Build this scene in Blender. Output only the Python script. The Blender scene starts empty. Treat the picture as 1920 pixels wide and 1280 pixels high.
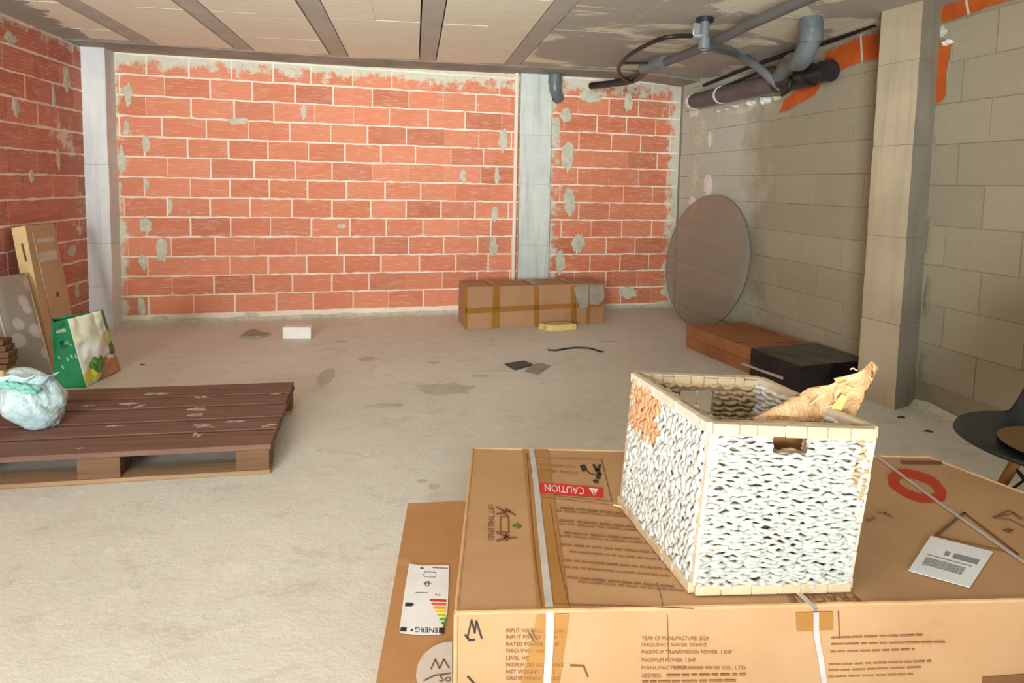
import bpy, bmesh, math, random
import numpy as np
from mathutils import Vector, Matrix, noise
C = bpy.context.scene.collection
SC = bpy.context.scene
rnd = random.Random(7)
# ------------------------------------------------------------------ camera
FPX, CY, YAW, PITCH, ROLL, CAMH = 1173.345, 441.13, .1561, -.0804, .0197, 1.1684
_f = Vector((math.sin(YAW)*math.cos(PITCH), math.cos(YAW)*math.cos(PITCH), math.sin(PITCH)))
_r = Vector((math.cos(YAW), -math.sin(YAW), 0)); _u = _r.cross(_f)
_r, _u = _r*math.cos(ROLL)+_u*math.sin(ROLL), _u*math.cos(ROLL)-_r*math.sin(ROLL)
CP = Vector((0, 0, CAMH))
cd = bpy.data.cameras.new('camera'); cam = bpy.data.objects.new('camera', cd); C.objects.link(cam)
cd.sensor_fit = 'HORIZONTAL'; cd.sensor_width = 36; cd.lens = FPX/1920*36
cd.shift_y = (CY-640)/1920; cd.clip_start = .02
m3 = Matrix((_r, _u, -_f)).transposed()
cam.matrix_world = Matrix.Translation(CP) @ m3.to_4x4()
SC.camera = cam
# ------------------------------------------------------------------ light
SC.view_settings.view_transform = 'Standard'; SC.view_settings.look = 'None'
SC.view_settings.gamma = 1; SC.view_settings.exposure = 0.36
w = bpy.data.worlds.new('world'); SC.world = w; w.use_nodes = True
w.node_tree.nodes['Background'].inputs[0].default_value = (.84, .95, 1, 1)
w.node_tree.nodes['Background'].inputs[1].default_value = 1.3

def area(name, loc, target, sx, sy, power, col):
    l = bpy.data.lights.new(name, 'AREA'); l.shape = 'RECTANGLE'; l.size = sx; l.size_y = sy; l.energy = power; l.color = col
    o = bpy.data.objects.new(name, l); C.objects.link(o); o.location = loc
    o.rotation_euler = (Vector(target)-Vector(loc)).to_track_quat('-Z', 'Y').to_euler(); return o
# daylight coming in through the open garage front, behind and to the left of the camera
area('daylight_opening', (-2.6, -6.0, 1.7), (-.1, 5.0, .9), 3.0, 1.8, 520, (.93, 1, .98))
# added low fill lamp aimed upward to brighten the ceiling
area('ceiling_fill', (-1.6, -5.5, -.9), (.2, 3.8, 2.6), 4.5, 1.6, 900, (.95, 1, .96))
# invented point fill under the ceiling, brightens the floor and upward faces
bl = bpy.data.lights.new('added_fill_point', 'POINT'); bl.energy = 24; bl.shadow_soft_size = .25; bl.color = (1, .98, .92)
bo = bpy.data.objects.new('added_fill_point', bl); C.objects.link(bo); bo.location = (-1.0, .1, 1.95)

# ------------------------------------------------------------------ projection helpers (pixel -> world on a real plane)
def ray(x, y): return _f + _r*((x-960)/FPX) + _u*((CY-y)/FPX)
def fl(x, y, z=0.):
    d = ray(x, y); return CP + d*((z-CAMH)/d.z)
def onp(x, y, P0, n):
    d = ray(x, y); return CP + d*((Vector(P0)-CP).dot(n)/d.dot(n))

# ------------------------------------------------------------------ materials
def lin(c):
    return tuple(((v/255)/12.92 if v/255 <= .04045 else ((v/255+.055)/1.055)**2.4) for v in c)+(1,)
class NT:
    def __init__(s, name):
        s.m = bpy.data.materials.new(name); s.m.use_nodes = True; s.t = s.m.node_tree; s.b = s.t.nodes['Principled BSDF']
        s.tc = s.t.nodes.new('ShaderNodeTexCoord')
    def n(s, typ, **kw):
        x = s.t.nodes.new(typ)
        for k, v in kw.items():
            if k.startswith('i_'): x.inputs[int(k[2:])].default_value = v
            else: setattr(x, k, v)
        return x
    def l(s, a, b): s.t.links.new(a, b)
    def mapping(s, sc=(1, 1, 1), src=None):
        mp = s.n('ShaderNodeMapping'); mp.inputs[3].default_value = sc; s.l(src or s.tc.outputs['Object'], mp.inputs[0]); return mp.outputs[0]
    def noise(s, scale, detail=4, rough=.6, sc=(1, 1, 1), dist=0):
        x = s.n('ShaderNodeTexNoise'); x.inputs['Scale'].default_value = scale; x.inputs['Detail'].default_value = detail
        x.inputs['Roughness'].default_value = rough; x.inputs['Distortion'].default_value = dist
        s.l(s.mapping(sc), x.inputs['Vector']); return x.outputs[0]
    def ramp(s, src, a, b, c0=(0, 0, 0, 1), c1=(1, 1, 1, 1)):
        x = s.n('ShaderNodeValToRGB'); x.color_ramp.elements[0].position = a; x.color_ramp.elements[1].position = b
        x.color_ramp.elements[0].color = c0; x.color_ramp.elements[1].color = c1; s.l(src, x.inputs[0]); return x.outputs[0]
    def mix(s, fac, a, b, bt='MIX'):
        x = s.n('ShaderNodeMix', data_type='RGBA', blend_type=bt)
        for v, i in ((fac, 0), (a, 6), (b, 7)):
            if hasattr(v, 'links') or isinstance(v, bpy.types.NodeSocket): s.l(v, x.inputs[i])
            else: x.inputs[i].default_value = v
        return x.outputs[2]
    def math(s, op, a, b=0.):
        x = s.n('ShaderNodeMath', operation=op)
        for v, i in ((a, 0), (b, 1)):
            if isinstance(v, bpy.types.NodeSocket): s.l(v, x.inputs[i])
            else: x.inputs[i].default_value = v
        return x.outputs[0]
    def xyz(s):
        x = s.n('ShaderNodeSeparateXYZ'); s.l(s.tc.outputs['Object'], x.inputs[0]); return x.outputs
    def attr(s, name):
        x = s.n('ShaderNodeAttribute'); x.attribute_name = name; return x.outputs
    def color(s, c):
        if isinstance(c, bpy.types.NodeSocket): s.l(c, s.b.inputs['Base Color'])
        else: s.b.inputs['Base Color'].default_value = c
    def rough(s, v):
        if isinstance(v, bpy.types.NodeSocket): s.l(v, s.b.inputs['Roughness'])
        else: s.b.inputs['Roughness'].default_value = v
    def bump(s, h, strength=.3, dist=.01):
        b = s.n('ShaderNodeBump'); b.inputs['Strength'].default_value = strength; b.inputs['Distance'].default_value = dist
        s.l(h, b.inputs['Height'])
        prev = s.b.inputs['Normal']
        if prev.is_linked: s.l(prev.links[0].from_socket, b.inputs['Normal'])
        s.l(b.outputs[0], s.b.inputs['Normal'])

def simple(name, c, c2=None, scale=8, rough=.8, bump=.15, bscale=60, spec=None, lo=.35, hi=.7, sc=(1, 1, 1), bd=.003, metal=0):
    t = NT(name); c = lin(c)
    if c2: t.color(t.mix(t.ramp(t.noise(scale, 5, .65, sc), lo, hi), c, lin(c2)))
    else: t.color(c)
    t.rough(rough); t.b.inputs['Metallic'].default_value = metal
    if spec is not None: t.b.inputs['Specular IOR Level'].default_value = spec
    if bump: t.bump(t.noise(bscale, 4), bump, bd)
    return t.m

def m_brick(name, smear_c, smear_lo, smear_hi, top=None, left=None, groove=1.0, dull=None):
    t = NT(name)
    col = t.attr('col')[0]
    col = t.mix(t.ramp(t.noise(5, 6, .7, (1, 1, 3)), .35, .75), col, t.mix(.6, col, lin((226, 152, 124))))
    # pale scuffs running along the brick ribs
    col = t.mix(t.math('MULTIPLY', t.ramp(t.noise(12, 6, .75, (1, 1, 7)), .52, .68), .62), col, lin((240, 200, 178)))
    sm = t.ramp(t.noise(3.1, 7, .72, (1, 1, 1.0), .3), smear_lo, smear_hi)
    if dull: col = t.mix(t.math('MULTIPLY', t.ramp(t.noise(1.7, 5, .7), .4, .7), .6), col, lin(dull))
    X = t.xyz(); nz = t.noise(9, 6, .7)
    if top:
        q = t.math('ADD', X[2], t.math('MULTIPLY', t.math('SUBTRACT', nz, .5), .55))
        q = t.ramp(t.math('SUBTRACT', q, top-.5), .47, .53); sm = t.math('MAXIMUM', sm, q)
    if left:
        for xx, sg in left:
            q = t.math('ADD', t.math('MULTIPLY', X[0], sg), t.math('MULTIPLY', t.math('SUBTRACT', nz, .5), .45))
            q = t.ramp(t.math('SUBTRACT', q, xx*sg-.5), .47, .53); sm = t.math('MAXIMUM', sm, q)
    sc = t.mix(t.noise(25, 5, .7), lin(smear_c), lin(tuple(min(255, v+28) for v in smear_c)))
    t.color(t.mix(sm, col, sc)); t.rough(.85)
    wv = t.math('SINE', t.math('MULTIPLY', X[2], 2*math.pi/.0215))
    wv = t.math('MULTIPLY', wv, t.math('SUBTRACT', 1.0, sm))
    t.bump(wv, .35*groove, .003); t.bump(t.noise(45, 5, .7), .35, .006)
    return t.m

M = {}
M['brick'] = m_brick('fired_clay_brick', (202, 200, 180), .68, .72, 2.05, ((-2.27, -1),), 1)
M['brick_r'] = m_brick('fired_clay_brick_right', (200, 197, 180), .63, .69, 2.07, ((2.44, 1), (1.28, -1)), 1)
M['brick_l'] = m_brick('fired_clay_brick_left', (205, 190, 175), .60, .66, 2.10, None, .8, (190, 130, 118))
M['mortar'] = simple('white_mortar', (250, 238, 222), (240, 224, 206), 6, .95, .5, 40, bd=.006)
M['patch'] = simple('cement_smear', (216, 214, 194), (186, 184, 166), 22, .95, .7, 50, bd=.006)
M['white'] = simple('white_plaster', (240, 238, 235), (222, 220, 218), 14, .9, .4, 40)
def m_block(name, plaster):
    t = NT(name); col = t.attr('col')[0]
    col = t.mix(t.ramp(t.noise(2.2, 6, .7), .3, .75), col, t.mix(.5, col, lin((170, 160, 140))))
    if plaster:
        X = t.xyz(); q = t.math('ADD', X[1], t.math('MULTIPLY', t.math('SUBTRACT', t.noise(2.2, 6, .7), .5), 1.1))
        q = t.ramp(t.math('SUBTRACT', q, 4.15), .3, .62); col = t.mix(t.math('MULTIPLY', q, .8), col, lin((204, 208, 196)))
    col = t.mix(t.math('MULTIPLY', t.ramp(t.noise(60, 4, .8), .5, .8), .35), col, lin((150, 138, 116)))
    t.color(col); t.rough(.95); t.bump(t.noise(70, 5, .75), .45, .005); t.bump(t.noise(6, 5, .75), .3, .012)
    return t.m
M['block'] = m_block('concrete_block', True)
M['joint'] = simple('block_mortar', (152, 143, 122), (138, 129, 108), 10, .95, .5, 60)
M['orange'] = simple('orange_clay', (205, 98, 28), (178, 72, 18), 6, .85, .4, 30)
def m_floor():
    t = NT('trowelled_concrete')
    c = t.mix(t.ramp(t.noise(.55, 7, .62), .33, .70), lin((228, 227, 219)), lin((206, 205, 196)))
    c = t.mix(t.math('MULTIPLY', t.ramp(t.noise(2.6, 7, .7, (1, 2, 1)), .57, .72), .4), c, lin((190, 182, 166)))
    c = t.mix(t.math('MULTIPLY', t.ramp(t.noise(7, 7, .75), .58, .66), .5), c, lin((238, 236, 230)))
    c = t.mix(t.math('MULTIPLY', t.ramp(t.noise(4.3, 8, .8, (1, 1.6, 1), .5), .55, .60), .35), c, lin((184, 178, 166)))
    c = t.mix(t.math('MULTIPLY', t.ramp(t.noise(38, 4, .8), .66, .72), .4), c, lin((140, 130, 116)))
    t.color(c); t.rough(t.ramp(t.noise(3, 5), .3, .7, (.42,)*3+(1,), (.75,)*3+(1,)))
    t.bump(t.noise(60, 5, .75), .4, .004); t.bump(t.noise(5, 6, .7), .45, .015); return t.m
M['floor'] = m_floor()
def m_panel():
    t = NT('ceiling_infill_panel'); X = t.xyz()
    c = t.mix(t.noise(1.1, 6, .6, (1, 3, 1)), lin((232, 226, 206)), lin((218, 210, 190)))
    c = t.mix(t.math('MULTIPLY', t.ramp(t.noise(3, 6, .6, (.35, 6, 1)), .58, .68), .5), c, lin((222, 206, 180)))
    right = t.ramp(t.math('ADD', X[0], t.math('MULTIPLY', t.noise(2, 4), .3)), .95, 1.0)
    g = t.ramp(t.noise(1.25, 6, .62, (1, 1.7, 1), .6), .47, .51)
    c = t.mix(t.math('MULTIPLY', g, right), c, lin((172, 166, 156)))
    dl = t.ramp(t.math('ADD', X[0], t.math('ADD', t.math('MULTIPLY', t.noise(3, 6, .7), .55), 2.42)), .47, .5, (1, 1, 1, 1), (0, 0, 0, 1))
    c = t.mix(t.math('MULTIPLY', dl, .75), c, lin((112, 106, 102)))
    t.color(c); t.rough(.9); t.bump(t.noise(5, 6, .65, (.5, 5, 1)), .35, .008); t.bump(t.noise(60, 4), .2, .003); return t.m
M['panel'] = m_panel()
M['joist'] = simple('grey_joist_concrete', (184, 177, 166), (168, 161, 150), 5, .9, .35, 40)
M['beam'] = simple('dark_beam_concrete', (160, 154, 144), (134, 130, 122), 3.5, .9, .4, 30, lo=.4, hi=.62)
M['seam'] = simple('dark_seam', (70, 62, 52), rough=.95, bump=0)
def m_conc(name, a, b, streak, pits=.66):
    t = NT(name); c = t.mix(t.ramp(t.noise(3, 6, .65), .35, .68), lin(a), lin(b))
    c = t.mix(t.math('MULTIPLY', t.ramp(t.noise(11, 5, .6, (1.6, 1.6, .12)), .5, .7), .6), c, lin(streak))
    c = t.mix(t.math('MULTIPLY', t.ramp(t.noise(28, 6, .8), pits, pits+.05), .45), c, lin(tuple(v*.78 for v in streak)))
    t.color(c); t.rough(.9); t.bump(t.noise(35, 6, .75), .4, .006); return t.m
M['col_l'] = m_conc('pale_blue_grey_render', (236, 240, 240), (218, 222, 224), (190, 194, 202))
M['col_m'] = m_conc('pale_grey_render', (222, 228, 222), (204, 210, 204), (172, 178, 176))
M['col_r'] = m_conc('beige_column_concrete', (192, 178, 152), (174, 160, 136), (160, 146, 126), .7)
M['col_shade'] = m_conc('shaded_column_face', (150, 142, 128), (132, 124, 112), (120, 112, 104))  # darker copy of the column concrete: shade painted on its near face
def m_card(name, a, b, stain, rough=.72):
    t = NT(name); c = t.mix(t.ramp(t.noise(3.2, 6, .6), .35, .7), lin(a), lin(b))
    c = t.mix(t.math('MULTIPLY', t.ramp(t.noise(7, 6, .7), .60, .70), .35), c, lin(stain))
    c = t.mix(t.math('MULTIPLY', t.noise(1, 3, .5, (2, 120, 120)), .12), c, lin(stain))
    t.color(c); t.rough(rough); t.bump(t.noise(5, 4), .25, .01); t.bump(t.noise(120, 3), .12, .002); return t.m
M['card'] = m_card('brown_cardboard', (190, 150, 110), (178, 136, 96), (152, 110, 72))
M['card_edge'] = simple('pale_cardboard_edge', (204, 164, 120), (186, 144, 102), 12, .8, .3, 60)
M['card2'] = m_card('darker_cardboard', (186, 136, 88), (170, 122, 74), (204, 160, 124))
M['card3'] = m_card('taped_cardboard', (182, 140, 104), (166, 122, 86), (140, 96, 60))
M['card4'] = m_card('flat_cardboard', (170, 118, 76), (148, 98, 58), (120, 76, 40))
M['card5'] = m_card('light_cardboard', (206, 176, 142), (194, 160, 126), (170, 132, 98))
M['card6'] = simple('yellowish_cardboard_side', (228, 200, 146), (214, 184, 130), 9, .8, .2, 60)
M['tape'] = simple('brown_packing_tape', (166, 112, 46), (148, 96, 34), 5, .32, .2, 25)
M['tape2'] = simple('amber_tape', (170, 122, 64), (158, 108, 50), 5, .35, .15, 25)
M['strap'] = simple('white_strap', (198, 190, 188), (178, 168, 166), 20, .4, .2, 90)
M['ink'] = simple('brown_print_ink', (118, 76, 44), rough=.8, bump=0)
M['inkf'] = simple('faded_brown_ink', (150, 104, 62), (128, 84, 50), 40, .8, 0)
M['black_ink'] = simple('black_ink', (46, 42, 38), rough=.7, bump=0)
M['green_ink'] = simple('green_ink', (92, 106, 48), rough=.7, bump=0)
M['red'] = simple('red_print', (206, 42, 34), rough=.6, bump=0)
M['redspray'] = simple('red_marker', (186, 52, 24), (166, 76, 34), 18, .7, 0, lo=.5, hi=.75)
M['paper'] = simple('white_label_paper', (236, 238, 242), (222, 225, 230), 10, .55, .1, 30)
M['paper2'] = simple('grey_sticker_paper', (214, 208, 202), (204, 196, 188), 10, .6, .1, 30)
M['greyprint'] = simple('grey_print', (150, 148, 150), (130, 128, 130), 60, .7, 0)
def m_wood(name, a, b, c3, thr=.6, sc=(1, 14, 14)):
    t = NT(name); c = t.mix(t.ramp(t.noise(2.5, 6, .65, sc), .3, .7), lin(a), lin(b))
    c = t.mix(t.math('MULTIPLY', t.ramp(t.noise(5, 7, .75, (1, 2, 1)), thr, thr+.07), .7), c, lin(c3))
    t.color(c); t.rough(.75); t.bump(t.noise(4, 6, .7, sc), .4, .005); return t.m
M['pal'] = m_wood('dark_pallet_wood', (134, 98, 84), (106, 76, 64), (160, 132, 118), .66)
M['pal2'] = m_wood('pallet_block_wood', (128, 94, 66), (102, 70, 46), (90, 60, 40), .64)
M['pal3'] = m_wood('raw_skid_wood', (172, 140, 106), (146, 114, 82), (120, 84, 50), .62)
M['paintmark'] = simple('dried_white_paint', (196, 178, 166), (160, 130, 118), 30, .9, .4, 50, lo=.4, hi=.6)
def m_vc(name, rough=.6, bump=.3, bs=30, bd=.006):
    t = NT(name); c = t.attr('col')[0]
    c = t.mix(t.math('MULTIPLY', t.noise(30, 5, .7), .18), c, lin((120, 100, 80))); t.color(c); t.rough(rough); t.bump(t.noise(bs, 5, .7), bump, bd); return t.m
M['vcol'] = m_vc('printed_plastic', .28, .25, 12, .01)
def m_cord():
    t = NT('whitewashed_cord'); c = t.attr('col')[0]
    c = t.mix(t.math('MULTIPLY', t.ramp(t.noise(26, 6, .75), .60, .72), .6), c, lin((150, 118, 84)))
    c = t.mix(t.math('MULTIPLY', t.ramp(t.noise(7, 6, .75), .64, .72), .5), c, lin((170, 126, 96)))
    t.color(c); t.rough(.75); t.bump(t.noise(70, 5, .8), .7, .006); return t.m
M['cord'] = m_cord()
M['rim'] = simple('pale_reed_band', (200, 182, 152), (184, 160, 126), 14, .6, .35, 40)
M['rim_w'] = simple('whitened_reed_band', (206, 196, 180), (192, 178, 158), 14, .6, .35, 40)
M['liner'] = simple('dark_basket_core', (176, 160, 138), (120, 98, 76), 20, .9, .4, 60)
M['straw'] = simple('straw', (232, 214, 150), rough=.5, bump=0)
def m_kraft():
    t = NT('glossy_kraft_paper'); c = t.mix(t.ramp(t.noise(6, 6, .6), .35, .7), lin((222, 184, 140)), lin((198, 150, 102)))
    t.color(c); t.rough(.25); t.bump(t.noise(16, 5, .6), .9, .03); return t.m
M['kraft'] = m_kraft()
M['yellow'] = simple('yellow_paper', (236, 214, 120), (226, 200, 100), 12, .6, .2, 40)
M['pvc'] = simple('grey_pvc', (112, 120, 124), (96, 104, 108), 6, .35, .12, 20)
M['pvc_d'] = simple('dark_grey_pipe', (104, 94, 98), (88, 80, 84), 5, .5, .15, 20)
M['pvc_c'] = simple('slate_conduit', (100, 100, 100), (86, 86, 84), 5, .5, .1, 20)
M['pvc_k'] = simple('near_black_plastic', (42, 40, 46), (30, 28, 32), 6, .35, .1, 20)
M['cable'] = simple('black_cable', (34, 28, 26), rough=.45, bump=0)
M['steel'] = simple('zinc_clamp', (190, 196, 204), rough=.3, bump=.1, metal=.8)
M['foamw'] = simple('white_polystyrene', (246, 242, 236), (236, 230, 222), 30, .8, .3, 120)
M['yfoam'] = simple('yellow_wood_offcut', (232, 208, 140), (206, 172, 96), 12, .8, .4, 40)
M['tile'] = simple('dark_slate_tile', (66, 68, 76), (54, 55, 62), 12, .5, .2, 40)
M['greypaper'] = simple('grey_scrap', (166, 156, 142), (150, 140, 126), 9, .8, .3, 30)
M['bagfilm'] = simple('black_plastic_film', (34, 26, 34), (22, 18, 22), 6, .22, .6, 9, bd=.02)
M['shell'] = simple('black_chair_shell', (30, 38, 42), (22, 28, 30), 6, .33, .1, 30)
M['seat_tan'] = simple('tan_seat_disc', (128, 96, 58), (110, 80, 44), 5, .7, .3, 30)
M['oak'] = m_wood('oak_leg', (156, 106, 54), (124, 78, 36), (100, 60, 30), .7, (6, 6, 1))
def m_quilt():
    t = NT('floral_grey_fabric'); v = t.n('ShaderNodeTexVoronoi'); v.inputs['Scale'].default_value = 9; v.inputs['Randomness'].default_value = .75
    t.l(t.mapping((.6, 1, 1)), v.inputs['Vector'])
    d = t.math('ADD', v.outputs['Distance'], t.math('MULTIPLY', t.noise(40, 3), .10))
    q = t.ramp(d, .40, .47, (1, 1, 1, 1), (0, 0, 0, 1))
    c = t.mix(t.noise(5, 4), lin((172, 168, 158)), lin((158, 154, 144)))
    t.color(t.mix(t.math('MULTIPLY', q, .8), c, lin((212, 212, 218)))); t.rough(.45); t.bump(t.noise(14, 4), .3, .008); return t.m
M['quilt'] = m_quilt()
M['bluebag'] = simple('pale_blue_plastic', (208, 232, 236), (186, 216, 224), 5, .35, .8, 11, bd=.03)
M['teal'] = simple('teal_bag_inside', (140, 208, 196), (120, 190, 180), 6, .4, .3, 20)
def m_glass():
    t = NT('smoked_glass'); t.t.nodes.remove(t.b)
    tr = t.n('ShaderNodeBsdfTransparent'); tr.inputs[0].default_value = (.80, .78, .73, 1)
    df = t.n('ShaderNodeBsdfDiffuse'); df.inputs[0].default_value = lin((190, 184, 170))
    gl = t.n('ShaderNodeBsdfGlossy'); gl.inputs['Roughness'].default_value = .12; gl.inputs[0].default_value = (.8, .78, .75, 1)
    m1 = t.n('ShaderNodeMixShader'); m1.inputs[0].default_value = .32; t.l(tr.outputs[0], m1.inputs[1]); t.l(df.outputs[0], m1.inputs[2])
    m2 = t.n('ShaderNodeMixShader'); m2.inputs[0].default_value = .10; t.l(m1.outputs[0], m2.inputs[1]); t.l(gl.outputs[0], m2.inputs[2])
    t.l(m2.outputs[0], t.t.nodes['Material Output'].inputs[0]); return t.m
M['glass'] = m_glass()

# ------------------------------------------------------------------ mesh helpers
class MB:
    def __init__(s): s.v = []; s.f = []; s.mi = []; s.cols = []; s.c = None
    def add(s, vs, fs, mi=0, col=None):
        o = len(s.v); s.v += [tuple(v) for v in vs]; s.f += [tuple(i+o for i in f) for f in fs]; s.mi += [mi]*len(fs); s.cols += [col or (1, 1, 1, 1)]*len(vs)
    def hexa(s, b, t, mi=0, col=None):
        s.add(list(b)+list(t), [(3, 2, 1, 0), (4, 5, 6, 7), (0, 1, 5, 4), (1, 2, 6, 5), (2, 3, 7, 6), (3, 0, 4, 7)], mi, col)
    def box(s, a, b, mi=0, col=None):
        x0, y0, z0 = a; x1, y1, z1 = b
        s.hexa(((x0, y0, z0), (x1, y0, z0), (x1, y1, z0), (x0, y1, z0)), ((x0, y0, z1), (x1, y0, z1), (x1, y1, z1), (x0, y1, z1)), mi, col)
    def obox(s, o, e1, e2, e3, mi=0, col=None):
        o, e1, e2, e3 = map(Vector, (o, e1, e2, e3))
        if e1.cross(e2).dot(e3) < 0: e1, e2 = e2, e1; 
        b = (o, o+e1, o+e1+e2, o+e2); s.hexa(b, tuple(p+e3 for p in b), mi, col)
    def tube(s, path, r, n=12, mi=0, col=None, closed=False, cap=True):
        path = [Vector(p) for p in path]; rs = r if isinstance(r, (list, tuple)) else [r]*len(path)
        vs = []; fs = []; N = len(path); prev = None
        for i, p in enumerate(path):
            d = (path[(i+1) % N]-path[i-1]) if closed or 0 < i < N-1 else (path[min(i+1, N-1)]-path[max(i-1, 0)])
            d.normalize()
            if prev is None:
                a = Vector((0, 0, 1)) if abs(d.z) < .9 else Vector((1, 0, 0)); a = a.cross(d).normalized()
            else: a = (prev-d*prev.dot(d)).normalized()
            prev = a; b = d.cross(a)
            for k in range(n):
                t = 2*math.pi*k/n; vs.append(p+(a*math.cos(t)+b*math.sin(t))*rs[i])
        for i in range(N if closed else N-1):
            j = (i+1) % N
            for k in range(n):
                k2 = (k+1) % n; fs.append((i*n+k, i*n+k2, j*n+k2, j*n+k))
        if cap and not closed: fs.append(tuple(range(n-1, -1, -1))); fs.append(tuple((N-1)*n+k for k in range(n)))
        s.add(vs, fs, mi, col)
    def grid(s, fn, nu, nv, mi=0, colfn=None):
        vs = [fn(i/nu, j/nv) for j in range(nv+1) for i in range(nu+1)]; W = nu+1
        fs = [(j*W+i, j*W+i+1, (j+1)*W+i+1, (j+1)*W+i) for j in range(nv) for i in range(nu)]
        o = len(s.v); s.add(vs, fs, mi)
        if colfn: s.cols[o:] = [colfn(i/nu, j/nv) for j in range(nv+1) for i in range(nu+1)]
def world_loc(o):
    v = Vector((0, 0, 0))
    while o: v = v+Vector(o.location); o = o.parent
    return v
def build(name, mb, mats, parent=None, smooth=False, bevel=0, loc=None, solid=0, angle=40, seg=2, weld=False):
    if not isinstance(mats, (list, tuple)): mats = [mats]
    off = world_loc(parent) if parent else Vector((0, 0, 0))
    L = Vector(loc) if loc is not None and not parent else Vector((0, 0, 0)); off = off+L
    me = bpy.data.meshes.new(name); me.from_pydata([tuple(Vector(v)-off) for v in mb.v], [], mb.f)
    for m in mats: me.materials.append(m)
    me.polygons.foreach_set('material_index', mb.mi)
    ca = me.color_attributes.new('col', 'FLOAT_COLOR', 'POINT'); ca.data.foreach_set('color', [x for c in mb.cols for x in c])
    if weld:
        bm_ = bmesh.new(); bm_.from_mesh(me); bmesh.ops.remove_doubles(bm_, verts=bm_.verts[:], dist=2e-5); bm_.to_mesh(me); bm_.free()
    o = bpy.data.objects.new(name, me); C.objects.link(o); o.location = L
    if parent: o.parent = parent
    if solid:
        md = o.modifiers.new('thickness', 'SOLIDIFY'); md.thickness = solid; md.offset = 0
    if bevel:
        md = o.modifiers.new('bevel', 'BEVEL'); md.width = bevel; md.segments = seg; md.limit_method = 'ANGLE'; md.angle_limit = math.radians(35)
    if smooth:
        me.polygons.foreach_set('use_smooth', [True]*len(me.polygons))
        try:
            me.set_sharp_from_angle(angle=math.radians(angle))
        except Exception: pass
    me.update(); return o
def thing(name, label, cat, loc, group=None):
    o = bpy.data.objects.new(name, None); C.objects.link(o); o.location = loc; o.empty_display_size = .05
    return tag(o, label, cat, group)
def tag(o, label, cat, group=None):
    o['label'] = label; o['category'] = cat
    if group: o['group'] = group
    return o
def struct(o): o['kind'] = 'structure'; return o
def base(mb_or_pts):
    v = mb_or_pts.v if isinstance(mb_or_pts, MB) else mb_or_pts
    return Vector((sum(p[0] for p in v)/len(v), sum(p[1] for p in v)/len(v), min(p[2] for p in v)))
def nz(p, s, seed=0): return noise.noise(Vector(p)*s+Vector((seed*7.3, seed*1.7, seed*3.1)))

# decals: flat printed marks on a carton face, given by the face plane
def bil(q, u, v): return q[0]*(1-u)*(1-v)+q[1]*u*(1-v)+q[2]*u*v+q[3]*(1-u)*v
def poly_on(mb, pts, n, t=.0008, mi=0):
    k = len(pts); lo = [p+n*.0003 for p in pts]; hi = [p+n*t for p in pts]
    a = Vector((0, 0, 0))
    for i in range(k): a += (pts[i]-pts[0]).cross(pts[(i+1) % k]-pts[0])
    if a.dot(n) < 0: lo.reverse(); hi.reverse()
    mb.add(lo+hi, [tuple(range(k-1, -1, -1)), tuple(range(k, 2*k))]+[(i, (i+1) % k, k+(i+1) % k, k+i) for i in range(k)], mi)
def quad_on(mb, quad, n, t=.0008, mi=0): poly_on(mb, list(quad), n, t, mi)
def line_on(mb, pts, wd, n, t=.0008, mi=0, closed=False):
    P = list(pts)
    for i in range(len(P)-(0 if closed else 1)):
        a, b = P[i], P[(i+1) % len(P)]; d = (b-a).normalized(); s = n.cross(d)*wd/2; e = d*wd*.3
        quad_on(mb, (a-s-e, b-s+e, b+s+e, a+s-e), n, t, mi)
_fonts = {}
def text_on(mb, txt, quad, n, t=.0008, mi=0, aspect=None):
    """quad = world corners TL, TR, BR, BL as the reader sees the text"""
    cu = bpy.data.curves.new('t', 'FONT'); cu.body = txt; cu.resolution_u = 2
    ob = bpy.data.objects.new('t', cu); C.objects.link(ob)
    dg = bpy.context.evaluated_depsgraph_get(); me = bpy.data.meshes.new_from_object(ob.evaluated_get(dg))
    vs = [v.co.copy() for v in me.vertices]; fs = [tuple(p.vertices) for p in me.polygons]
    bpy.data.objects.remove(ob); bpy.data.curves.remove(cu); bpy.data.meshes.remove(me)
    if not vs: return
    x0 = min(v.x for v in vs); x1 = max(v.x for v in vs); y0 = 0 if min(v.y for v in vs) > -.05 else min(v.y for v in vs); y1 = max(v.y for v in vs)
    out = []
    for v in vs: out.append(bil(quad, (v.x-x0)/(x1-x0), (y1-v.y)/(y1-y0))+n*t)
    a = out[fs[0][0]]; nn = (out[fs[0][1]]-a).cross(out[fs[0][2]]-a)
    if nn.dot(n) < 0: fs = [tuple(reversed(f)) for f in fs]
    mb.add(out, fs, mi)
def blob_pts(c, ex, ey, ru, rv, seed, k=22, rough=.35):
    r = []
    for i in range(k):
        a = 2*math.pi*i/k; q = 1+rough*nz((math.cos(a)*1.3, math.sin(a)*1.3, seed), 1.5, seed)+rough*.6*nz((math.cos(a)*4, math.sin(a)*4, seed), 1.5, seed)
        r.append(c+ex*math.cos(a)*ru*q+ey*math.sin(a)*rv*q)
    return r

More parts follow.
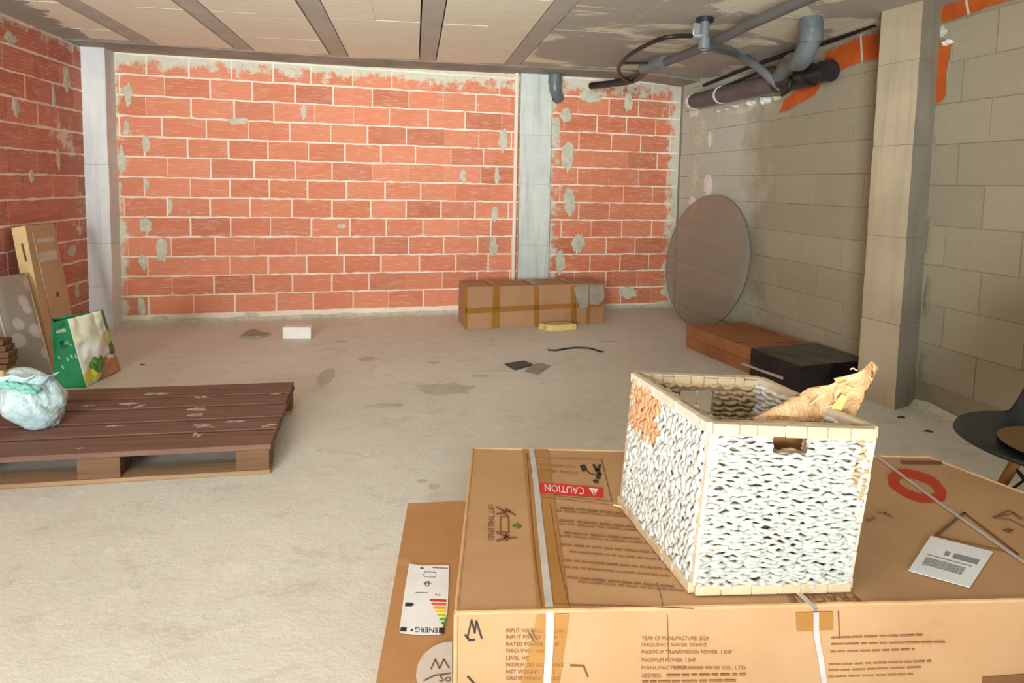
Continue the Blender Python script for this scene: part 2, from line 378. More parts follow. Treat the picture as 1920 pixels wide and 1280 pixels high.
# ================================================================== ROOM
XL = -2.455; ZC = 2.30
BW0 = Vector((-2.5, 5.305, 0)); BWD = Vector((5.16, .515, 0)).normalized(); BWN = Vector((BWD.y, -BWD.x, 0))   # normal into the room
RW0 = Vector((2.54, 5.757, 0)); RWD = Vector((.0736, -.9973, 0)).normalized(); RWN = Vector((-abs(RWD.y), -RWD.x, 0)).normalized()
def bw(px, py, off=0.): return onp(px, py, BW0+BWN*off, BWN)
def rw(px, py, off=0.): return onp(px, py, RW0+RWN*off, RWN)
def ceil_z(x, y):
    xs = [-3, -2.45, -.6, .9, 2.0, 2.6, 3.2]; zs = [2.14, 2.125, 2.135, 2.165, 2.185, 2.135, 2.14]
    z = zs[-1]
    for i in range(6):
        if x <= xs[i+1]:
            z = zs[i]+(zs[i+1]-zs[i])*max(0, (x-xs[i]))/(xs[i+1]-xs[i]); break
    k = max(0, min(1, (5.4-y)/2.2)); return z*(1-k)+2.15*k

# floor
mb = MB(); mb.grid(lambda u, v: (-3.0+6.6*u, -1.6+8.0*v, 0.0012*nz((u*6, v*8, 0), 1)-.001), 60, 70)
mb.box((-3, -1.6, -.12), (3.6, 6.4, -.03), 0)
struct(build('floor', mb, M['floor'], smooth=True))
# ceiling: infill panels between precast joists
JX = [-1.92, -1.26, -.58, .10, .80]
cb = MB()
def strip(x0, x1, y0, y1, dz, mi, ny=10):
    nyy = ny
    top = .12
    for k in range(nyy):
        a = y0+(y1-y0)*k/nyy; b = y0+(y1-y0)*(k+1)/nyy
        bt = [(x, y, ceil_z(x, y)+dz) for x, y in ((x0, a), (x1, a), (x1, b), (x0, b))]
        cb.hexa(bt, [(p[0], p[1], 2.42) for p in bt], mi)
edges = [-3.0]+[e for j in JX for e in (j-.065, j+.065)]+[3.6]
def yb(x): return BW0.y+(x+2.5)*.0998
for i in range(0, len(edges), 2):
    x0, x1 = edges[i]+.006, edges[i+1]-.006
    if i == len(edges)-2:
        xs = [x0, 1.3, 1.75, 2.2, 2.6, 3.6]
    elif i == 0: xs = [x0, -2.45, x1]
    else: xs = [x0, (x0+x1)/2, x1]
    y = -1.6
    while y < yb(x0)-.36:
        y2 = min(y+.62, yb(x0)-.36)
        for a, b in zip(xs[:-1], xs[1:]): strip(a, b, y+.002, y2-.002, rnd.uniform(0, .003), 0, 2)
        y = y2
for j in JX: strip(j-.062, j+.062, -1.6, yb(j)-.36, .004, 1, 10)
for k in range(24):
    x0 = -3+6.6*k/24; x1 = -3+6.6*(k+1)/24
    bt = [(x0, yb(x0)-.355, ceil_z(x0, 5)-.002), (x1, yb(x1)-.355, ceil_z(x1, 5)-.002), (x1, yb(x1)+.3, ceil_z(x1, 5.5)-.002), (x0, yb(x0)+.3, ceil_z(x0, 5.5)-.002)]
    cb.hexa(bt, [(p[0], p[1], 2.42) for p in bt], 2)
cb.box((-3, -1.6, 2.30), (3.6, 6.4, 2.45), 3)
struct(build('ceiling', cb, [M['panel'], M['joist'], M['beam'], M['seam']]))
# unseen wall piece added behind the camera to keep light off the right side
mb = MB(); mb.box((.35, -1.6, -.1), (3.3, -1.45, 2.3)); struct(build('wall_light_block', mb, simple('light_block_plaster', (190, 182, 168))))

# coursed masonry: every brick a slab standing 3-5 mm proud of the mortar
def masonry(mb, o, d, n, u0, u1, z0, z1, L, c, gh, gv, phase, colfn, mi_b, proud=.004, seed=0, nseg=6, stagger=.5, skip=None, hairline=.35, jit=.0038):
    R = random.Random(seed); k = 0; z = phase
    while z-c > z0: z -= c
    while z < z1:
        off = (stagger*L if k % 2 else 0)+R.uniform(-.04, .04)*L; u = u0-L+(off % L)
        while u < u1:
            Lk = L*R.uniform(.93, 1.05); a, b = max(u, u0), min(u+Lk, u1)
            gr = (gv if R.random() > hairline else gv*.25); zz0, zz1 = max(z+gh/2, z0), min(z+c-gh/2, z1)
            if b-a > .03 and zz1-zz0 > .015 and not (skip and skip((a+b)/2, (zz0+zz1)/2)):
                a2, b2 = a+gr*.3, b-gr*.7; pr = proud+R.uniform(-.0015, .0015); col = colfn(R)
                tilt = R.uniform(-.0015, .0015); vs = []
                for i in range(nseg+1):
                    uu = a2+(b2-a2)*i/nseg; P = o+d*uu
                    ja = jit*nz((uu*9, z*5, seed), 3) * 2; jb = jit*nz((uu*9, z*5+9, seed), 3)*2
                    lo = zz0+ja+tilt*(i/nseg); hi = zz1+jb+tilt
                    vs += [P+n*pr+Vector((0, 0, lo)), P+n*pr+Vector((0, 0, hi)), P-n*.004+Vector((0, 0, lo-.002)), P-n*.004+Vector((0, 0, hi+.002))]
                fs = []
                for i in range(nseg):
                    q = i*4; r = q+4
                    fs += [(q, r, r+1, q+1), (q+1, r+1, r+3, q+3), (q+2, r+2, r, q)]
                fs += [(0, 1, 3, 2), (nseg*4+1, nseg*4, nseg*4+2, nseg*4+3)]
                mb.add(vs, fs, mi_b, col)
            u += Lk
        z += c; k += 1
def brickcol(lo, hi, dark=0):
    def f(R):
        t = R.random(); c = [lo[i]+(hi[i]-lo[i])*t for i in range(3)]
        if R.random() < dark: c = [v*.92 for v in c]
        return lin(tuple(c))
    return f
def slab(mb, o, d, n, u0, u1, z0, z1, th, mi, face=0.0):
    a = o+d*u0; b = o+d*u1
    q = lambda P, dep, z: P+n*dep+Vector((0, 0, z))
    mb.hexa((q(a, face, z0), q(b, face, z0), q(b, -th, z0), q(a, -th, z0)), (q(a, face, z1), q(b, face, z1), q(b, -th, z1), q(a, -th, z1)), mi)
mb = MB()
slab(mb, BW0, BWD, BWN, -.3, 5.45, -.1, ZC, .2, 0)
UM = (Vector((1.04, 5.66, 0))-BW0).dot(BWD)
masonry(mb, BW0, BWD, BWN, .1, UM, .012, ZC, .317, .158, .015, .014, .067, brickcol((212, 122, 88), (234, 146, 112), .10), 1, seed=3)
masonry(mb, BW0, BWD, BWN, UM, 5.15, .035, ZC, .315, .163, .015, .013, .038, brickcol((206, 112, 76), (226, 134, 96), .12), 2, seed=11)
sm = [(272, 422, 24, 36), (303, 468, 20, 48), (268, 490, 13, 32), (275, 348, 9, 26), (319, 385, 9, 32), (273, 270, 15, 34), (237, 240, 9, 32), (447, 227, 44, 14), (570, 210, 11, 28),
      (265, 575, 15, 36), (300, 598, 34, 14), (943, 262, 16, 42), (868, 330, 13, 26), (932, 330, 9, 32), (928, 400, 13, 26), (925, 465, 15, 34),
      (1066, 292, 24, 56), (1068, 378, 20, 50), (1084, 453, 24, 38), (1051, 492, 20, 46), (1178, 190, 14, 34), (1262, 385, 9, 40), (1177, 548, 34, 20), (1240, 575, 26, 20),
      (240, 180, 16, 50), (228, 300, 12, 60), (1108, 178, 40, 26), (1060, 215, 20, 24), (470, 590, 30, 8), (640, 424, 16, 8), (1045, 240, 10, 40)]
for i, (x, y, a, b) in enumerate(sm):
    c = bw(x, y, .0045); s = (bw(x+10, y)-bw(x, y)).length/10
    pts = blob_pts(c, BWD, Vector((0, 0, 1)), a*s*.5, b*s*.5, i+2, 26, .38); k = len(pts)
    mb.add([c+BWN*.0035]+pts+[p-BWN*.006 for p in pts], [(0, 1+j, 1+(j+1) % k) for j in range(k)]+[(1+j, 1+k+j, 1+k+(j+1) % k, 1+(j+1) % k) for j in range(k)], 3)
# cement fillet along the foot of the wall
pts = [BW0+BWD*(.2+4.95*i/60) for i in range(61)]
vs = []; fs = []
for i, p in enumerate(pts):
    h = .022+.018*nz((i*.5, 3, 1), 1); w_ = .03+.02*nz((i*.4, 8, 2), 1)
    vs += [p+BWN*.004+Vector((0, 0, h+.01)), p+BWN*(w_*.5+.01)+Vector((0, 0, h*.45)), p+BWN*(w_+.03)+Vector((0, 0, -.004))]
for i in range(60):
    for j in range(2): fs.append((i*3+j, i*3+3+j, i*3+4+j, i*3+1+j))
mb.add(vs, fs, 3)
struct(build('wall_back', mb, [M['mortar'], M['brick'], M['brick_r'], M['patch']]))
# left wall
LW0 = Vector((XL, 5.35, 0)); LWD = Vector((0, -1, 0)); LWN = Vector((1, 0, 0))
mb = MB(); slab(mb, LW0, LWD, LWN, -.1, 6.9, -.1, ZC, .2, 0)
masonry(mb, LW0, LWD, LWN, 0, 6.9, .012, ZC, .31, .158, .016, .014, .067, brickcol((184, 98, 80), (208, 122, 102), .25), 1, seed=23)
for i, (x, y, a, b) in enumerate([(20, 70, 40, 20), (125, 150, 20, 40), (30, 200, 16, 26), (135, 470, 30, 20), (110, 300, 12, 40), (60, 330, 14, 20), (145, 545, 16, 30), (100, 180, 10, 36)]):
    c = onp(x, y, (XL+.0045, 0, 0), LWN); s = .0042
    pts = blob_pts(c, LWD, Vector((0, 0, 1)), a*s*.5, b*s*.5, i+40, 26, .4); k = len(pts)
    mb.add([c+LWN*.0035]+pts+[p-LWN*.006 for p in pts], [(0, 1+j, 1+(j+1) % k) for j in range(k)]+[(1+j, 1+k+j, 1+k+(j+1) % k, 1+(j+1) % k) for j in range(k)], 2)
struct(build('wall_left', mb, [M['mortar'], M['brick_l'], M['patch']]))
# right wall: concrete blocks under a course of orange clay brick
mb = MB(); slab(mb, RW0, RWD, RWN, -.1, 7.4, -.1, ZC, .2, 0, -.0035)
UC = (Vector((2.72, 3.05, 0))-RW0).dot(RWD)
def u_r(px, py): return (rw(px, py)-RW0).dot(RWD), rw(px, py).z
# outline of the orange brick zones (in wall u, z)
def zone(pts): return [u_r(*p) for p in pts]
Z1 = zone([(1462, 212), (1480, 205), (1530, 178), (1545, 150), (1530, 140), (1500, 165), (1470, 188)])
Z2 = zone([(1545, 100), (1600, 74), (1648, 58), (1652, 108), (1600, 122), (1576, 134), (1552, 128)])
Z3 = zone([(1764, 12), (1800, 0), (1860, -14), (1925, -26), (1925, -8), (1862, 12), (1830, 24), (1790, 38), (1764, 44)])
Z4 = zone([(1752, 86), (1766, 72), (1786, 84), (1784, 108), (1777, 130), (1776, 178), (1764, 194), (1750, 196), (1740, 140)])
def inside(pt, poly):
    x, y = pt; r = False; j = len(poly)-1
    for i in range(len(poly)):
        if (poly[i][1] > y) != (poly[j][1] > y) and x < (poly[j][0]-poly[i][0])*(y-poly[i][1])/(poly[j][1]-poly[i][1])+poly[i][0]: r = not r
        j = i
    return r
bc = brickcol((156, 148, 126), (170, 160, 136))
masonry(mb, RW0, RWD, RWN, .0, UC, .01, ZC, .405, .205, .006, .007, .05, bc, 1, proud=.0, seed=5, hairline=.6, jit=.001)
masonry(mb, RW0, RWD, RWN, UC, 7.3, .01, ZC, .405, .213, .006, .011, .145, bc, 1, proud=.0, seed=9, hairline=.45, jit=.001)
for zi, Z in enumerate((Z1, Z2, Z3, Z4)):
    P = []
    for i in range(len(Z)):
        a = Z[i]; b = Z[(i+1) % len(Z)]
        for k in range(5):
            t = k/5; uu = a[0]+(b[0]-a[0])*t; zz = a[1]+(b[1]-a[1])*t
            P.append(RW0+RWD*(uu+.008*nz((uu*30, zz*30, 1), 1))+Vector((0, 0, zz+.008*nz((uu*30, zz*30, 7), 1))))
    poly_on(mb, P, RWN, .004, 2)
    # ragged mortar lip around the opening
    for i in range(0, len(P)):
        a, b = P[i], P[(i+1) % len(P)]
        mb.tube([a+RWN*.002, b+RWN*.002], .005+.002*nz(a, 9), 6, 0, cap=True)
for a, b in (((1615, 66), (1618, 118)), ((1700, 30), (1703, 60)), ((1812, -4), (1818, 28))):   # pale joints in the orange course
    line_on(mb, [rw(*a), rw(*b)], .012, RWN, .006, 3)
for i, (x, y, a, b, mi) in enumerate([(1330, 262, 9, 28, 4), (1328, 348, 18, 44, 4), (1300, 330, 20, 60, 3), (1310, 250, 30, 50, 3), (1760, 60, 20, 22, 3), (1385, 205, 60, 16, 3), (1300, 210, 20, 20, 4), (1748, 275, 8, 60, 0), (1742, 440, 8, 70, 0), (1738, 560, 9, 80, 0), (1730, 690, 10, 60, 0), (1298, 380, 16, 24, 4)]):
    c = rw(x, y, .002); s = (rw(x, y+10)-c).length/10
    pts = blob_pts(c, RWD, Vector((0, 0, 1)), a*s*.9, b*s*.5, i+70, 26, .35); k = len(pts)
    mb.add([c+RWN*.006]+pts+[p-RWN*.01 for p in pts], [(0, 1+j, 1+(j+1) % k) for j in range(k)]+[(1+j, 1+k+j, 1+k+(j+1) % k, 1+(j+1) % k) for j in range(k)], mi)
for i, (x, y, r_) in enumerate([(1380, 200, .035), (1408, 193, .04), (1436, 188, .05), (1456, 184, .035), (1362, 205, .03), (1345, 208, .025), (1775, 80, .025)]):   # lumps of filler under the pipe
    c = rw(x, y, .01); vs = []; fs = []
    for a in range(7):
        for b in range(12):
            th = math.pi*a/6; ph = 2*math.pi*b/12; dv = Vector((math.sin(th)*math.cos(ph), math.sin(th)*math.sin(ph)*1.2, math.cos(th)*.6))
            vs.append(c+dv*r_*(1+.4*nz(dv, 2, i)))
    for a in range(6):
        for b in range(12): fs.append((a*12+b, (a+1)*12+b, (a+1)*12+(b+1) % 12, a*12+(b+1) % 12))
    mb.add(vs, fs, 4 if i in (2, 1, 6) else 3)
# mortar fillet along the foot
vs = []; fs = []
for i in range(81):
    p = RW0+RWD*(6.2*i/80); h = .02+.02*nz((i*.5, 3, 5), 1); w_ = .03+.03*nz((i*.4, 8, 6), 1)
    vs += [p+Vector((0, 0, h+.015)), p+RWN*(w_*.5+.01)+Vector((0, 0, h*.45)), p+RWN*(w_+.035)+Vector((0, 0, -.004))]
for i in range(80):
    for j in range(2): fs.append((i*3+j, i*3+1+j, i*3+4+j, i*3+3+j))
mb.add(vs, fs, 3)
struct(build('wall_right', mb, [M['joint'], M['block'], M['orange'], M['patch'], M['white']]))

# pillars
def pillar(name, x0, x1, y0, y1, joints, mat, side=None, z1=2.3, lean=(0, 0), quad=None, seed=0):
    mb = MB(); zs = [-.01]+joints+[z1]; R = random.Random(seed)
    if quad is None: quad = [(x0, y0), (x1, y0), (x1, y1), (x0, y1)]
    cx = sum(q[0] for q in quad)/4; cy = sum(q[1] for q in quad)/4
    for a, b in zip(zs[:-1], zs[1:]):
        N = max(3, int((b-a)/.05)); g = .0012; dx = R.uniform(-.003, .003); rows = []
        for k in range(N+1):
            z = a+g+(b-a-2*g)*k/N; ring = []
            for e in range(4):
                p, q = quad[e], quad[(e+1) % 4]
                for t in (0, .25, .5, .75):
                    x = p[0]+(q[0]-p[0])*t+dx; y = p[1]+(q[1]-p[1])*t
                    s = 1-(.012 if k in (0, N) else 0)
                    cr = .0025 if t == 0 else .002
                    ring.append((cx+(x-cx)*s+cr*nz((x*9, z*9, e), 1, seed), cy+(y-cy)*s+cr*nz((z*9, y*9, e+5), 1, seed), z))
            rows.append(ring)
        vs = [p for r_ in rows for p in r_]; fs = []; mis = []
        for k in range(N):
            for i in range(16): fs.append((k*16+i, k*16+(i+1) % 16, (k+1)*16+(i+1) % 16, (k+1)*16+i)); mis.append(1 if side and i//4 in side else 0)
        fs += [tuple(range(15, -1, -1)), tuple(N*16+i for i in range(16))]; mis += [0, 0]
        mb.add(vs, fs, 0); mb.mi[-len(fs):] = mis
    ins = [(cx+(q[0]-cx)*.95, cy+(q[1]-cy)*.95) for q in quad]
    mb.hexa([(p[0], p[1], 0) for p in ins], [(p[0], p[1], z1) for p in ins], 2)
    return struct(build(name, mb, [mat, side and M['col_shade'] or mat, M['joint']]))
pillar('trim_1', -2.47, -2.285, 5.17, 5.45, [.33, .66, 1.26], M['col_l'], seed=1)
a = bw(970, 400); b = bw(1027, 400); k = .05
pillar('trim_2', 0, 0, 0, 0, [.62, 1.18, 1.62], M['col_m'], quad=[(a.x+BWN.x*k, a.y+BWN.y*k), (b.x+BWN.x*k, b.y+BWN.y*k), (b.x, b.y+.1), (a.x, a.y+.1)], seed=2)
pa, pb, pc = fl(1606, 742), fl(1677, 768), fl(1717, 757)
ext = (pc-pb).normalized()*.28
pillar('trim_3', 0, 0, 0, 0, [.46, .93, 1.42, 1.86], M['col_r'], side=(1,), quad=[(pb.x, pb.y), (pb.x+ext.x, pb.y+ext.y), (pa.x+ext.x, pa.y+ext.y), (pa.x, pa.y)], seed=3) if False else \
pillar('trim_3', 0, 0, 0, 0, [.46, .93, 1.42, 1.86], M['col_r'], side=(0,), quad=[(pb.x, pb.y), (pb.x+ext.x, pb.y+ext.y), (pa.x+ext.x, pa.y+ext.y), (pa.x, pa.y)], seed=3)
# bent plaster bead down the left edge of the middle pillar
mb = MB(); p0 = bw(969.5, 138, .04)
mb.tube([Vector((p0.x-.0, p0.y, 2.16)), Vector((p0.x+.003, p0.y, 1.2)), Vector((p0.x, p0.y, .02))], .018, 8)
struct(build('trim_4', mb, M['mortar'], smooth=True))

# ================================================================== PIPES UNDER THE CEILING
def smooth_path(pts, n=8):
    pts = [Vector(p) for p in pts]; out = []
    P = [pts[0]*2-pts[1]]+pts+[pts[-1]*2-pts[-2]]
    for i in range(1, len(P)-2):
        for k in range(n):
            t = k/n; a, b, c, d = P[i-1], P[i], P[i+1], P[i+2]
            out.append(.5*((2*b)+(c-a)*t+(2*a-5*b+4*c-d)*t*t+(3*b-a-3*c+d)*t**3))
    out.append(pts[-1]); return out
def ring_on(mb, c, d, r, w_=.02, n=20, mi=0):
    d = Vector(d).normalized(); mb.tube([c-d*w_/2, c+d*w_/2], r, n, mi)
# big drain along the right wall
g0 = rw(1300, 190, .10); g1 = rw(1556, 132, .10)
t = thing('drain_pipe', 'thick dark grey drain pipe running under the ceiling along the block wall', 'pipe', (g0+g1)/2)
gd = (g1-g0).normalized()
mb = MB(); mb.tube([g0-gd*.03, g0+(g1-g0)*.78], .066, 24); build('pipe', mb, M['pvc_d'], t, smooth=True)
for px in (1300, 1352):
    c = rw(px, 190 if px == 1300 else 176, .10); c = g0+gd*((c-g0).dot(gd)); mb = MB(); ring_on(mb, c, gd, .071, .022 if px == 1352 else .04, 24); o = build('pipe_ring', mb, M['white'], t, smooth=True); o['label'] = 'white ring around the pipe'
mb = MB(); c = g0+(g1-g0)*.80; ring_on(mb, c, gd, .078, .34, 24); o = build('branch_fitting', mb, M['pvc_k'], t, smooth=True)
mb = MB(); mb.tube([g0+(g1-g0)*.88, g1], .058, 24); ring_on(mb, g1-gd*.03, gd, .07, .07, 24); o = build('end_cap', mb, M['pvc_k'], t, smooth=True); o['label'] = 'near black round end cap'
# large grey elbow dropping from the ceiling into it
e0 = fl(1521, 37, 2.14); J = g0+(g1-g0)*.70
pts = smooth_path([e0+Vector((0, 0, .03)), e0-Vector((0, 0, .10)), Vector((e0.x*.9+J.x*.1, e0.y*.85+J.y*.15, e0.z-.20)), (e0*.45+J*.55)+Vector((0, 0, -.03)), J+Vector((0, 0, .02))], 8)
t = thing('pipe_elbow', 'fat light grey pipe bend dropping from the ceiling beside the beige column', 'pipe', e0)
mb = MB(); mb.tube(pts, .058, 24); build('bend', mb, M['pvc'], t, smooth=True)
mb = MB(); ring_on(mb, e0-Vector((0, 0, .07)), (0, 0, 1), .066, .12, 24); build('socket', mb, M['pvc'], t, smooth=True)
# small elbow by middle pillar
c0 = bw(1041, 140, .07)
mb = MB(); mb.tube(smooth_path([Vector((c0.x, c0.y, 2.21)), Vector((c0.x, c0.y, 2.10)), Vector((c0.x+.01, c0.y+.01, 2.02)), Vector((c0.x+.05, c0.y+.08, 1.965))], 8), .056, 22)
ring_on(mb, Vector((c0.x, c0.y, 2.12)), (0, 0, 1), .062, .07, 22)
tag(build('pipe_elbow', mb, M['pvc'], smooth=True, loc=(c0.x, c0.y, 2.0)), 'short grey pipe bend at the top of the brick wall beside the pale pillar', 'pipe')
# slate conduit across the ceiling
cpts = [fl(1515, -4, 2.06), fl(1400, 48, 2.06), fl(1330, 84, 2.06), fl(1235, 122, 2.06)]
t = thing('ceiling_conduit', 'long slate grey conduit crossing diagonally under the ceiling', 'pipe', cpts[1])
mb = MB(); far = cpts[0]+(cpts[0]-cpts[1])*2.0
mb.tube([far]+cpts, .030, 16); build('pipe', mb, M['pvc_c'], t, smooth=True)
mb = MB(); mb.tube([fl(1245, 116, 2.06), fl(1206, 127, 2.06)], .045, 16); build('coupling', mb, M['pvc'], t, smooth=True)
mb = MB(); mb.tube(smooth_path([fl(1212, 128, 2.06), fl(1190, 147, 2.05), fl(1150, 156, 2.06), fl(1108, 161, 2.07)], 6), [.036]*12+[.030]*7, 14); build('pipe_end', mb, M['pvc_k'], t, smooth=True)
mb = MB(); mb.tube([fl(1216, 118, 2.07), fl(1168, 118, 2.08)], .009, 8); build('rod', mb, M['cable'], t, smooth=True)
# hanging tee and curved grey hose
tp = fl(1322, 34, 2.15); tb = Vector((tp.x, tp.y, 1.985))
t = thing('drop_pipe', 'short upright grey pipe with zinc clamp hanging from the ceiling', 'pipe', tp)
mb = MB(); mb.tube([tp+Vector((0, 0, .02)), tb], .026, 16); ring_on(mb, tb+Vector((0, 0, .02)), (0, 0, 1), .034, .06, 16); build('pipe', mb, M['pvc'], t, smooth=True)
mb = MB(); ring_on(mb, tp-Vector((0, 0, .012)), (0, 0, 1), .05, .02, 20); build('flange', mb, M['pvc_k'], t, smooth=True)
mb = MB(); lf = -_r*.055; mb.obox(tp+lf+Vector((-.02, -.02, -.10)), (.045, 0, 0), (0, .03, 0), (0, 0, .07)); mb.tube([tp+lf*.2+Vector((0, 0, -.10)), tp+lf*1.25+Vector((0, 0, -.10))], .02, 12)
o = build('clamp', mb, M['steel'], t, smooth=True, bevel=.003); o['label'] = 'shiny zinc clamp'
hp = [tb+Vector((0, 0, .01)), rw(1380, 100, .33), rw(1420, 125, .24), rw(1448, 150, .17), rw(1466, 166, .12)]
mb = MB(); mb.tube(smooth_path(hp, 8), .030, 16)
tag(build('grey_hose', mb, M['pvc'], smooth=True, loc=hp[2]), 'grey flexible pipe curving from the drop pipe into the dark drain', 'pipe')
# black cable loop hanging left of the tee
cl = [tp+lf*1.2+Vector((0, 0, -.10)), fl(1250, 70, 2.03), fl(1205, 88, 2.02), fl(1172, 110, 2.0), fl(1160, 128, 2.0), fl(1166, 144, 2.0), fl(1180, 152, 2.02), fl(1195, 150, 2.04)]
mb = MB(); mb.tube(smooth_path(cl, 8), .013, 10)
tag(build('cable', mb, M['cable'], smooth=True, loc=cl[3]), 'black cable looping left from the clamp under the ceiling', 'cable')
cl = [rw(1312, 180, .12), rw(1345, 168, .10), rw(1400, 145, .09), rw(1440, 128, .12), rw(1462, 130, .16), rw(1480, 146, .18), rw(1478, 168, .18), rw(1466, 178, .17)]
cl = [v+Vector((0, 0, .0)) for v in cl]
mb = MB(); mb.tube(smooth_path(cl, 8), .012, 10)
tag(build('cable', mb, M['cable'], smooth=True, loc=cl[3]), 'black cable lying along the top of the thick drain and looping round the hose', 'cable')
cl = [rw(1320, 160, .05), rw(1400, 128, .05), rw(1480, 100, .05), rw(1560, 76, .04), rw(1640, 46, .04)]
mb = MB(); mb.tube(smooth_path(cl, 8), .014, 10)
tag(build('cable', mb, M['cable'], smooth=True, loc=cl[3]), 'black cable along the corner of ceiling and block wall', 'cable')

# ================================================================== PALLET
P0 = fl(507, 888); PF = fl(0, 917)
ax = (PF-P0); ax.z = 0; ax.normalize(); ay = Vector((ax.y, -ax.x, 0)); ay = ay if ay.y > 0 else -ay
PB = fl(555, 714, .12); dd = PB-fl(511, 828, .12); dd.z = 0
ay = (dd.normalized()*.999); DEP = .80
t = thing('wooden_pallet', 'dark brown wooden pallet lying on the concrete floor', 'pallet', P0+ax*.6+ay*.4)
rr = random.Random(4)
def pbox(name, s0, s1, q0, q1, z0, z1, mat, bev=.003, wob=0):
    mb = MB(); o = P0+ax*s0+ay*q0+Vector((0, 0, z0)); N = 12
    e = [ax*(s1-s0), ay*(q1-q0), Vector((0, 0, z1-z0))]
    mb.obox(o+Vector((0, 0, wob)), e[0], e[1], e[2]); return build(name, mb, mat, t, bevel=bev)
LN = 1.22
q = 0
for wd in (.150, .120, .150, .120, .165):
    o = pbox('deck_board', rr.uniform(-.006, .006), LN+rr.uniform(-.006, .006), q, q+wd, .100, .122, M['pal']); q += wd+.0235
for s in (0, .525, 1.08): pbox('cross_board', s, s+.14, .142, .80, .080, .0995, M['pal2'])
for s in (0, .545, 1.08):
    for q in (.0, .66): pbox('block', s+.004, s+(.13 if s != .545 else .155), q+.003, q+.125, .0175, .0995 if q == 0 else .0795, M['pal2'])
for q in (0, .66): pbox('bottom_board', 0, LN, q, q+.10, .0, .017, M['pal3'])
mb = MB()
for i, (x, y, a, b) in enumerate([(380, 745, 20, 5), (372, 766, 24, 7), (370, 778, 22, 6), (382, 798, 28, 9), (370, 815, 14, 7), (240, 757, 28, 6), (262, 762, 16, 7), (290, 738, 36, 6), (165, 761, 16, 3), (505, 797, 14, 5), (520, 738, 16, 4), (215, 798, 22, 3), (440, 790, 30, 3), (150, 840, 10, 2)]):
    c = fl(x, y, .1225); s = .0024
    poly_on(mb, [v for v in blob_pts(c, ax, ay, a*s*.55, b*s*1.1, i+5, 30, 1.1)], Vector((0, 0, 1)), .0012)
o = build('paint_stain', mb, M['paintmark'], t); o['label'] = 'dried white paint smears on the deck boards'

# ================================================================== CARTONS
UP = Vector((0, 0, 1))
def carton(mb, b, tq, mi=0): mb.hexa(b, tq, mi)
def grid_carton(b, tq, amp=.003, seed=0, n=14):
    """closed box of 6 gently warped subdivided faces"""
    mb = MB(); b = [Vector(v) for v in b]; tq = [Vector(v) for v in tq]
    c = sum(b+tq, Vector())/8
    def face(q):
        def fn(u, v):
            p = bil(q, u, v); d = (p-c).normalized(); k = math.sin(math.pi*u)*math.sin(math.pi*v)
            return p+d*amp*nz(p, 6, seed)*(.25+k)
        mb.grid(fn, n, n)
    face((tq[0], tq[1], tq[2], tq[3])); face((b[3], b[2], b[1], b[0]))
    for i in range(4):
        j = (i+1) % 4; face((b[i], b[j], tq[j], tq[i]))
    return mb
# --- the big carton
ZB = .35
T = lambda x, y: fl(x, y, ZB)
tq = [T(855, 1148), T(1925, 1122), T(1922, 925), T(1742, 857), T(887, 840)]
# front-right corner lies beyond the picture: continue front and right edges until they meet
def meet(a, b, c, d):
    x1, y1, x2, y2, x3, y3, x4, y4 = a.x, a.y, b.x, b.y, c.x, c.y, d.x, d.y
    k = ((x1-x3)*(y3-y4)-(y1-y3)*(x3-x4))/((x1-x2)*(y3-y4)-(y1-y2)*(x3-x4)); return a+(b-a)*k
FL_, BL_ = T(855, 1148), T(887, 840); BR_ = T(1742, 857); FR_ = meet(T(855, 1148), T(1900, 1124), T(1742, 857), T(1922, 925))
tq = [FL_, FR_, BR_, BL_]
bq = [Vector((v.x, v.y, .0)) for v in tq]
t = thing('cardboard_box', 'big brown carton bound with white straps and carrying the wicker basket', 'box', Vector((sum(v.x for v in tq)/4, sum(v.y for v in tq)/4, 0)))
mb = grid_carton(bq, tq, .004, 3, 16)
build('carton', mb, M['card'], t, smooth=True, angle=60)
FN = (FR_-FL_).cross(UP).normalized(); FN = FN if FN.y < 0 else -FN
F = lambda x, y, o=.0015: onp(x, y, FL_+FN*o, FN)
TT = lambda x, y: fl(x, y, ZB+.0022)
# worn edges
mb = MB(); N = 60
for (a, b, sd) in ((FL_, FR_, 1), (FL_, BL_, 2), (BL_, BR_, 3), (BR_, FR_, 4)):
    mb.tube([a+(b-a)*i/N+UP*(-.001+.0015*nz((i*.7, sd, 0), 1))+Vector((nz((i*.5, sd, 3), 1), nz((i*.5, sd, 9), 1), 0))*.0012 for i in range(N+1)], .0045, 8)
mb.tube([FL_, FL_-UP*.33], .0045, 8)
o = build('worn_edge', mb, M['card_edge'], t, smooth=True); o['label'] = 'pale scuffed carton edges'
# amber tape running over top and down the front
mb = MB()
quad_on(mb, (TT(980, 842), TT(1027, 842), TT(1067, 1139), TT(1008, 1142)), UP, .0006)
quad_on(mb, (F(1008, 1150), F(1068, 1149), F(1048, 1290), F(975, 1290)), FN, .0006)
quad_on(mb, (F(1492, 1148), F(1562, 1146), F(1562, 1180), F(1494, 1183)), FN, .0006)
build('packing_tape', mb, M['tape2'], t)
mb = MB(); UPn = UP
line_on(mb, [TT(988, 850), TT(996, 960), TT(1004, 1050), TT(1016, 1138)], .003, UP, .0012)
line_on(mb, [TT(1032, 945), TT(1048, 1050), TT(1066, 1134)], .002, UP, .0012)
line_on(mb, [TT(1040, 1132), TT(1150, 1134), TT(1300, 1141)], .0022, UP, .0008)
line_on(mb, [TT(1000, 931), TT(1090, 939), TT(1160, 948)], .0018, UP, .0008)
line_on(mb, [TT(1232, 1092), TT(1240, 1120), TT(1243, 1138)], .0012, UP, .0008)
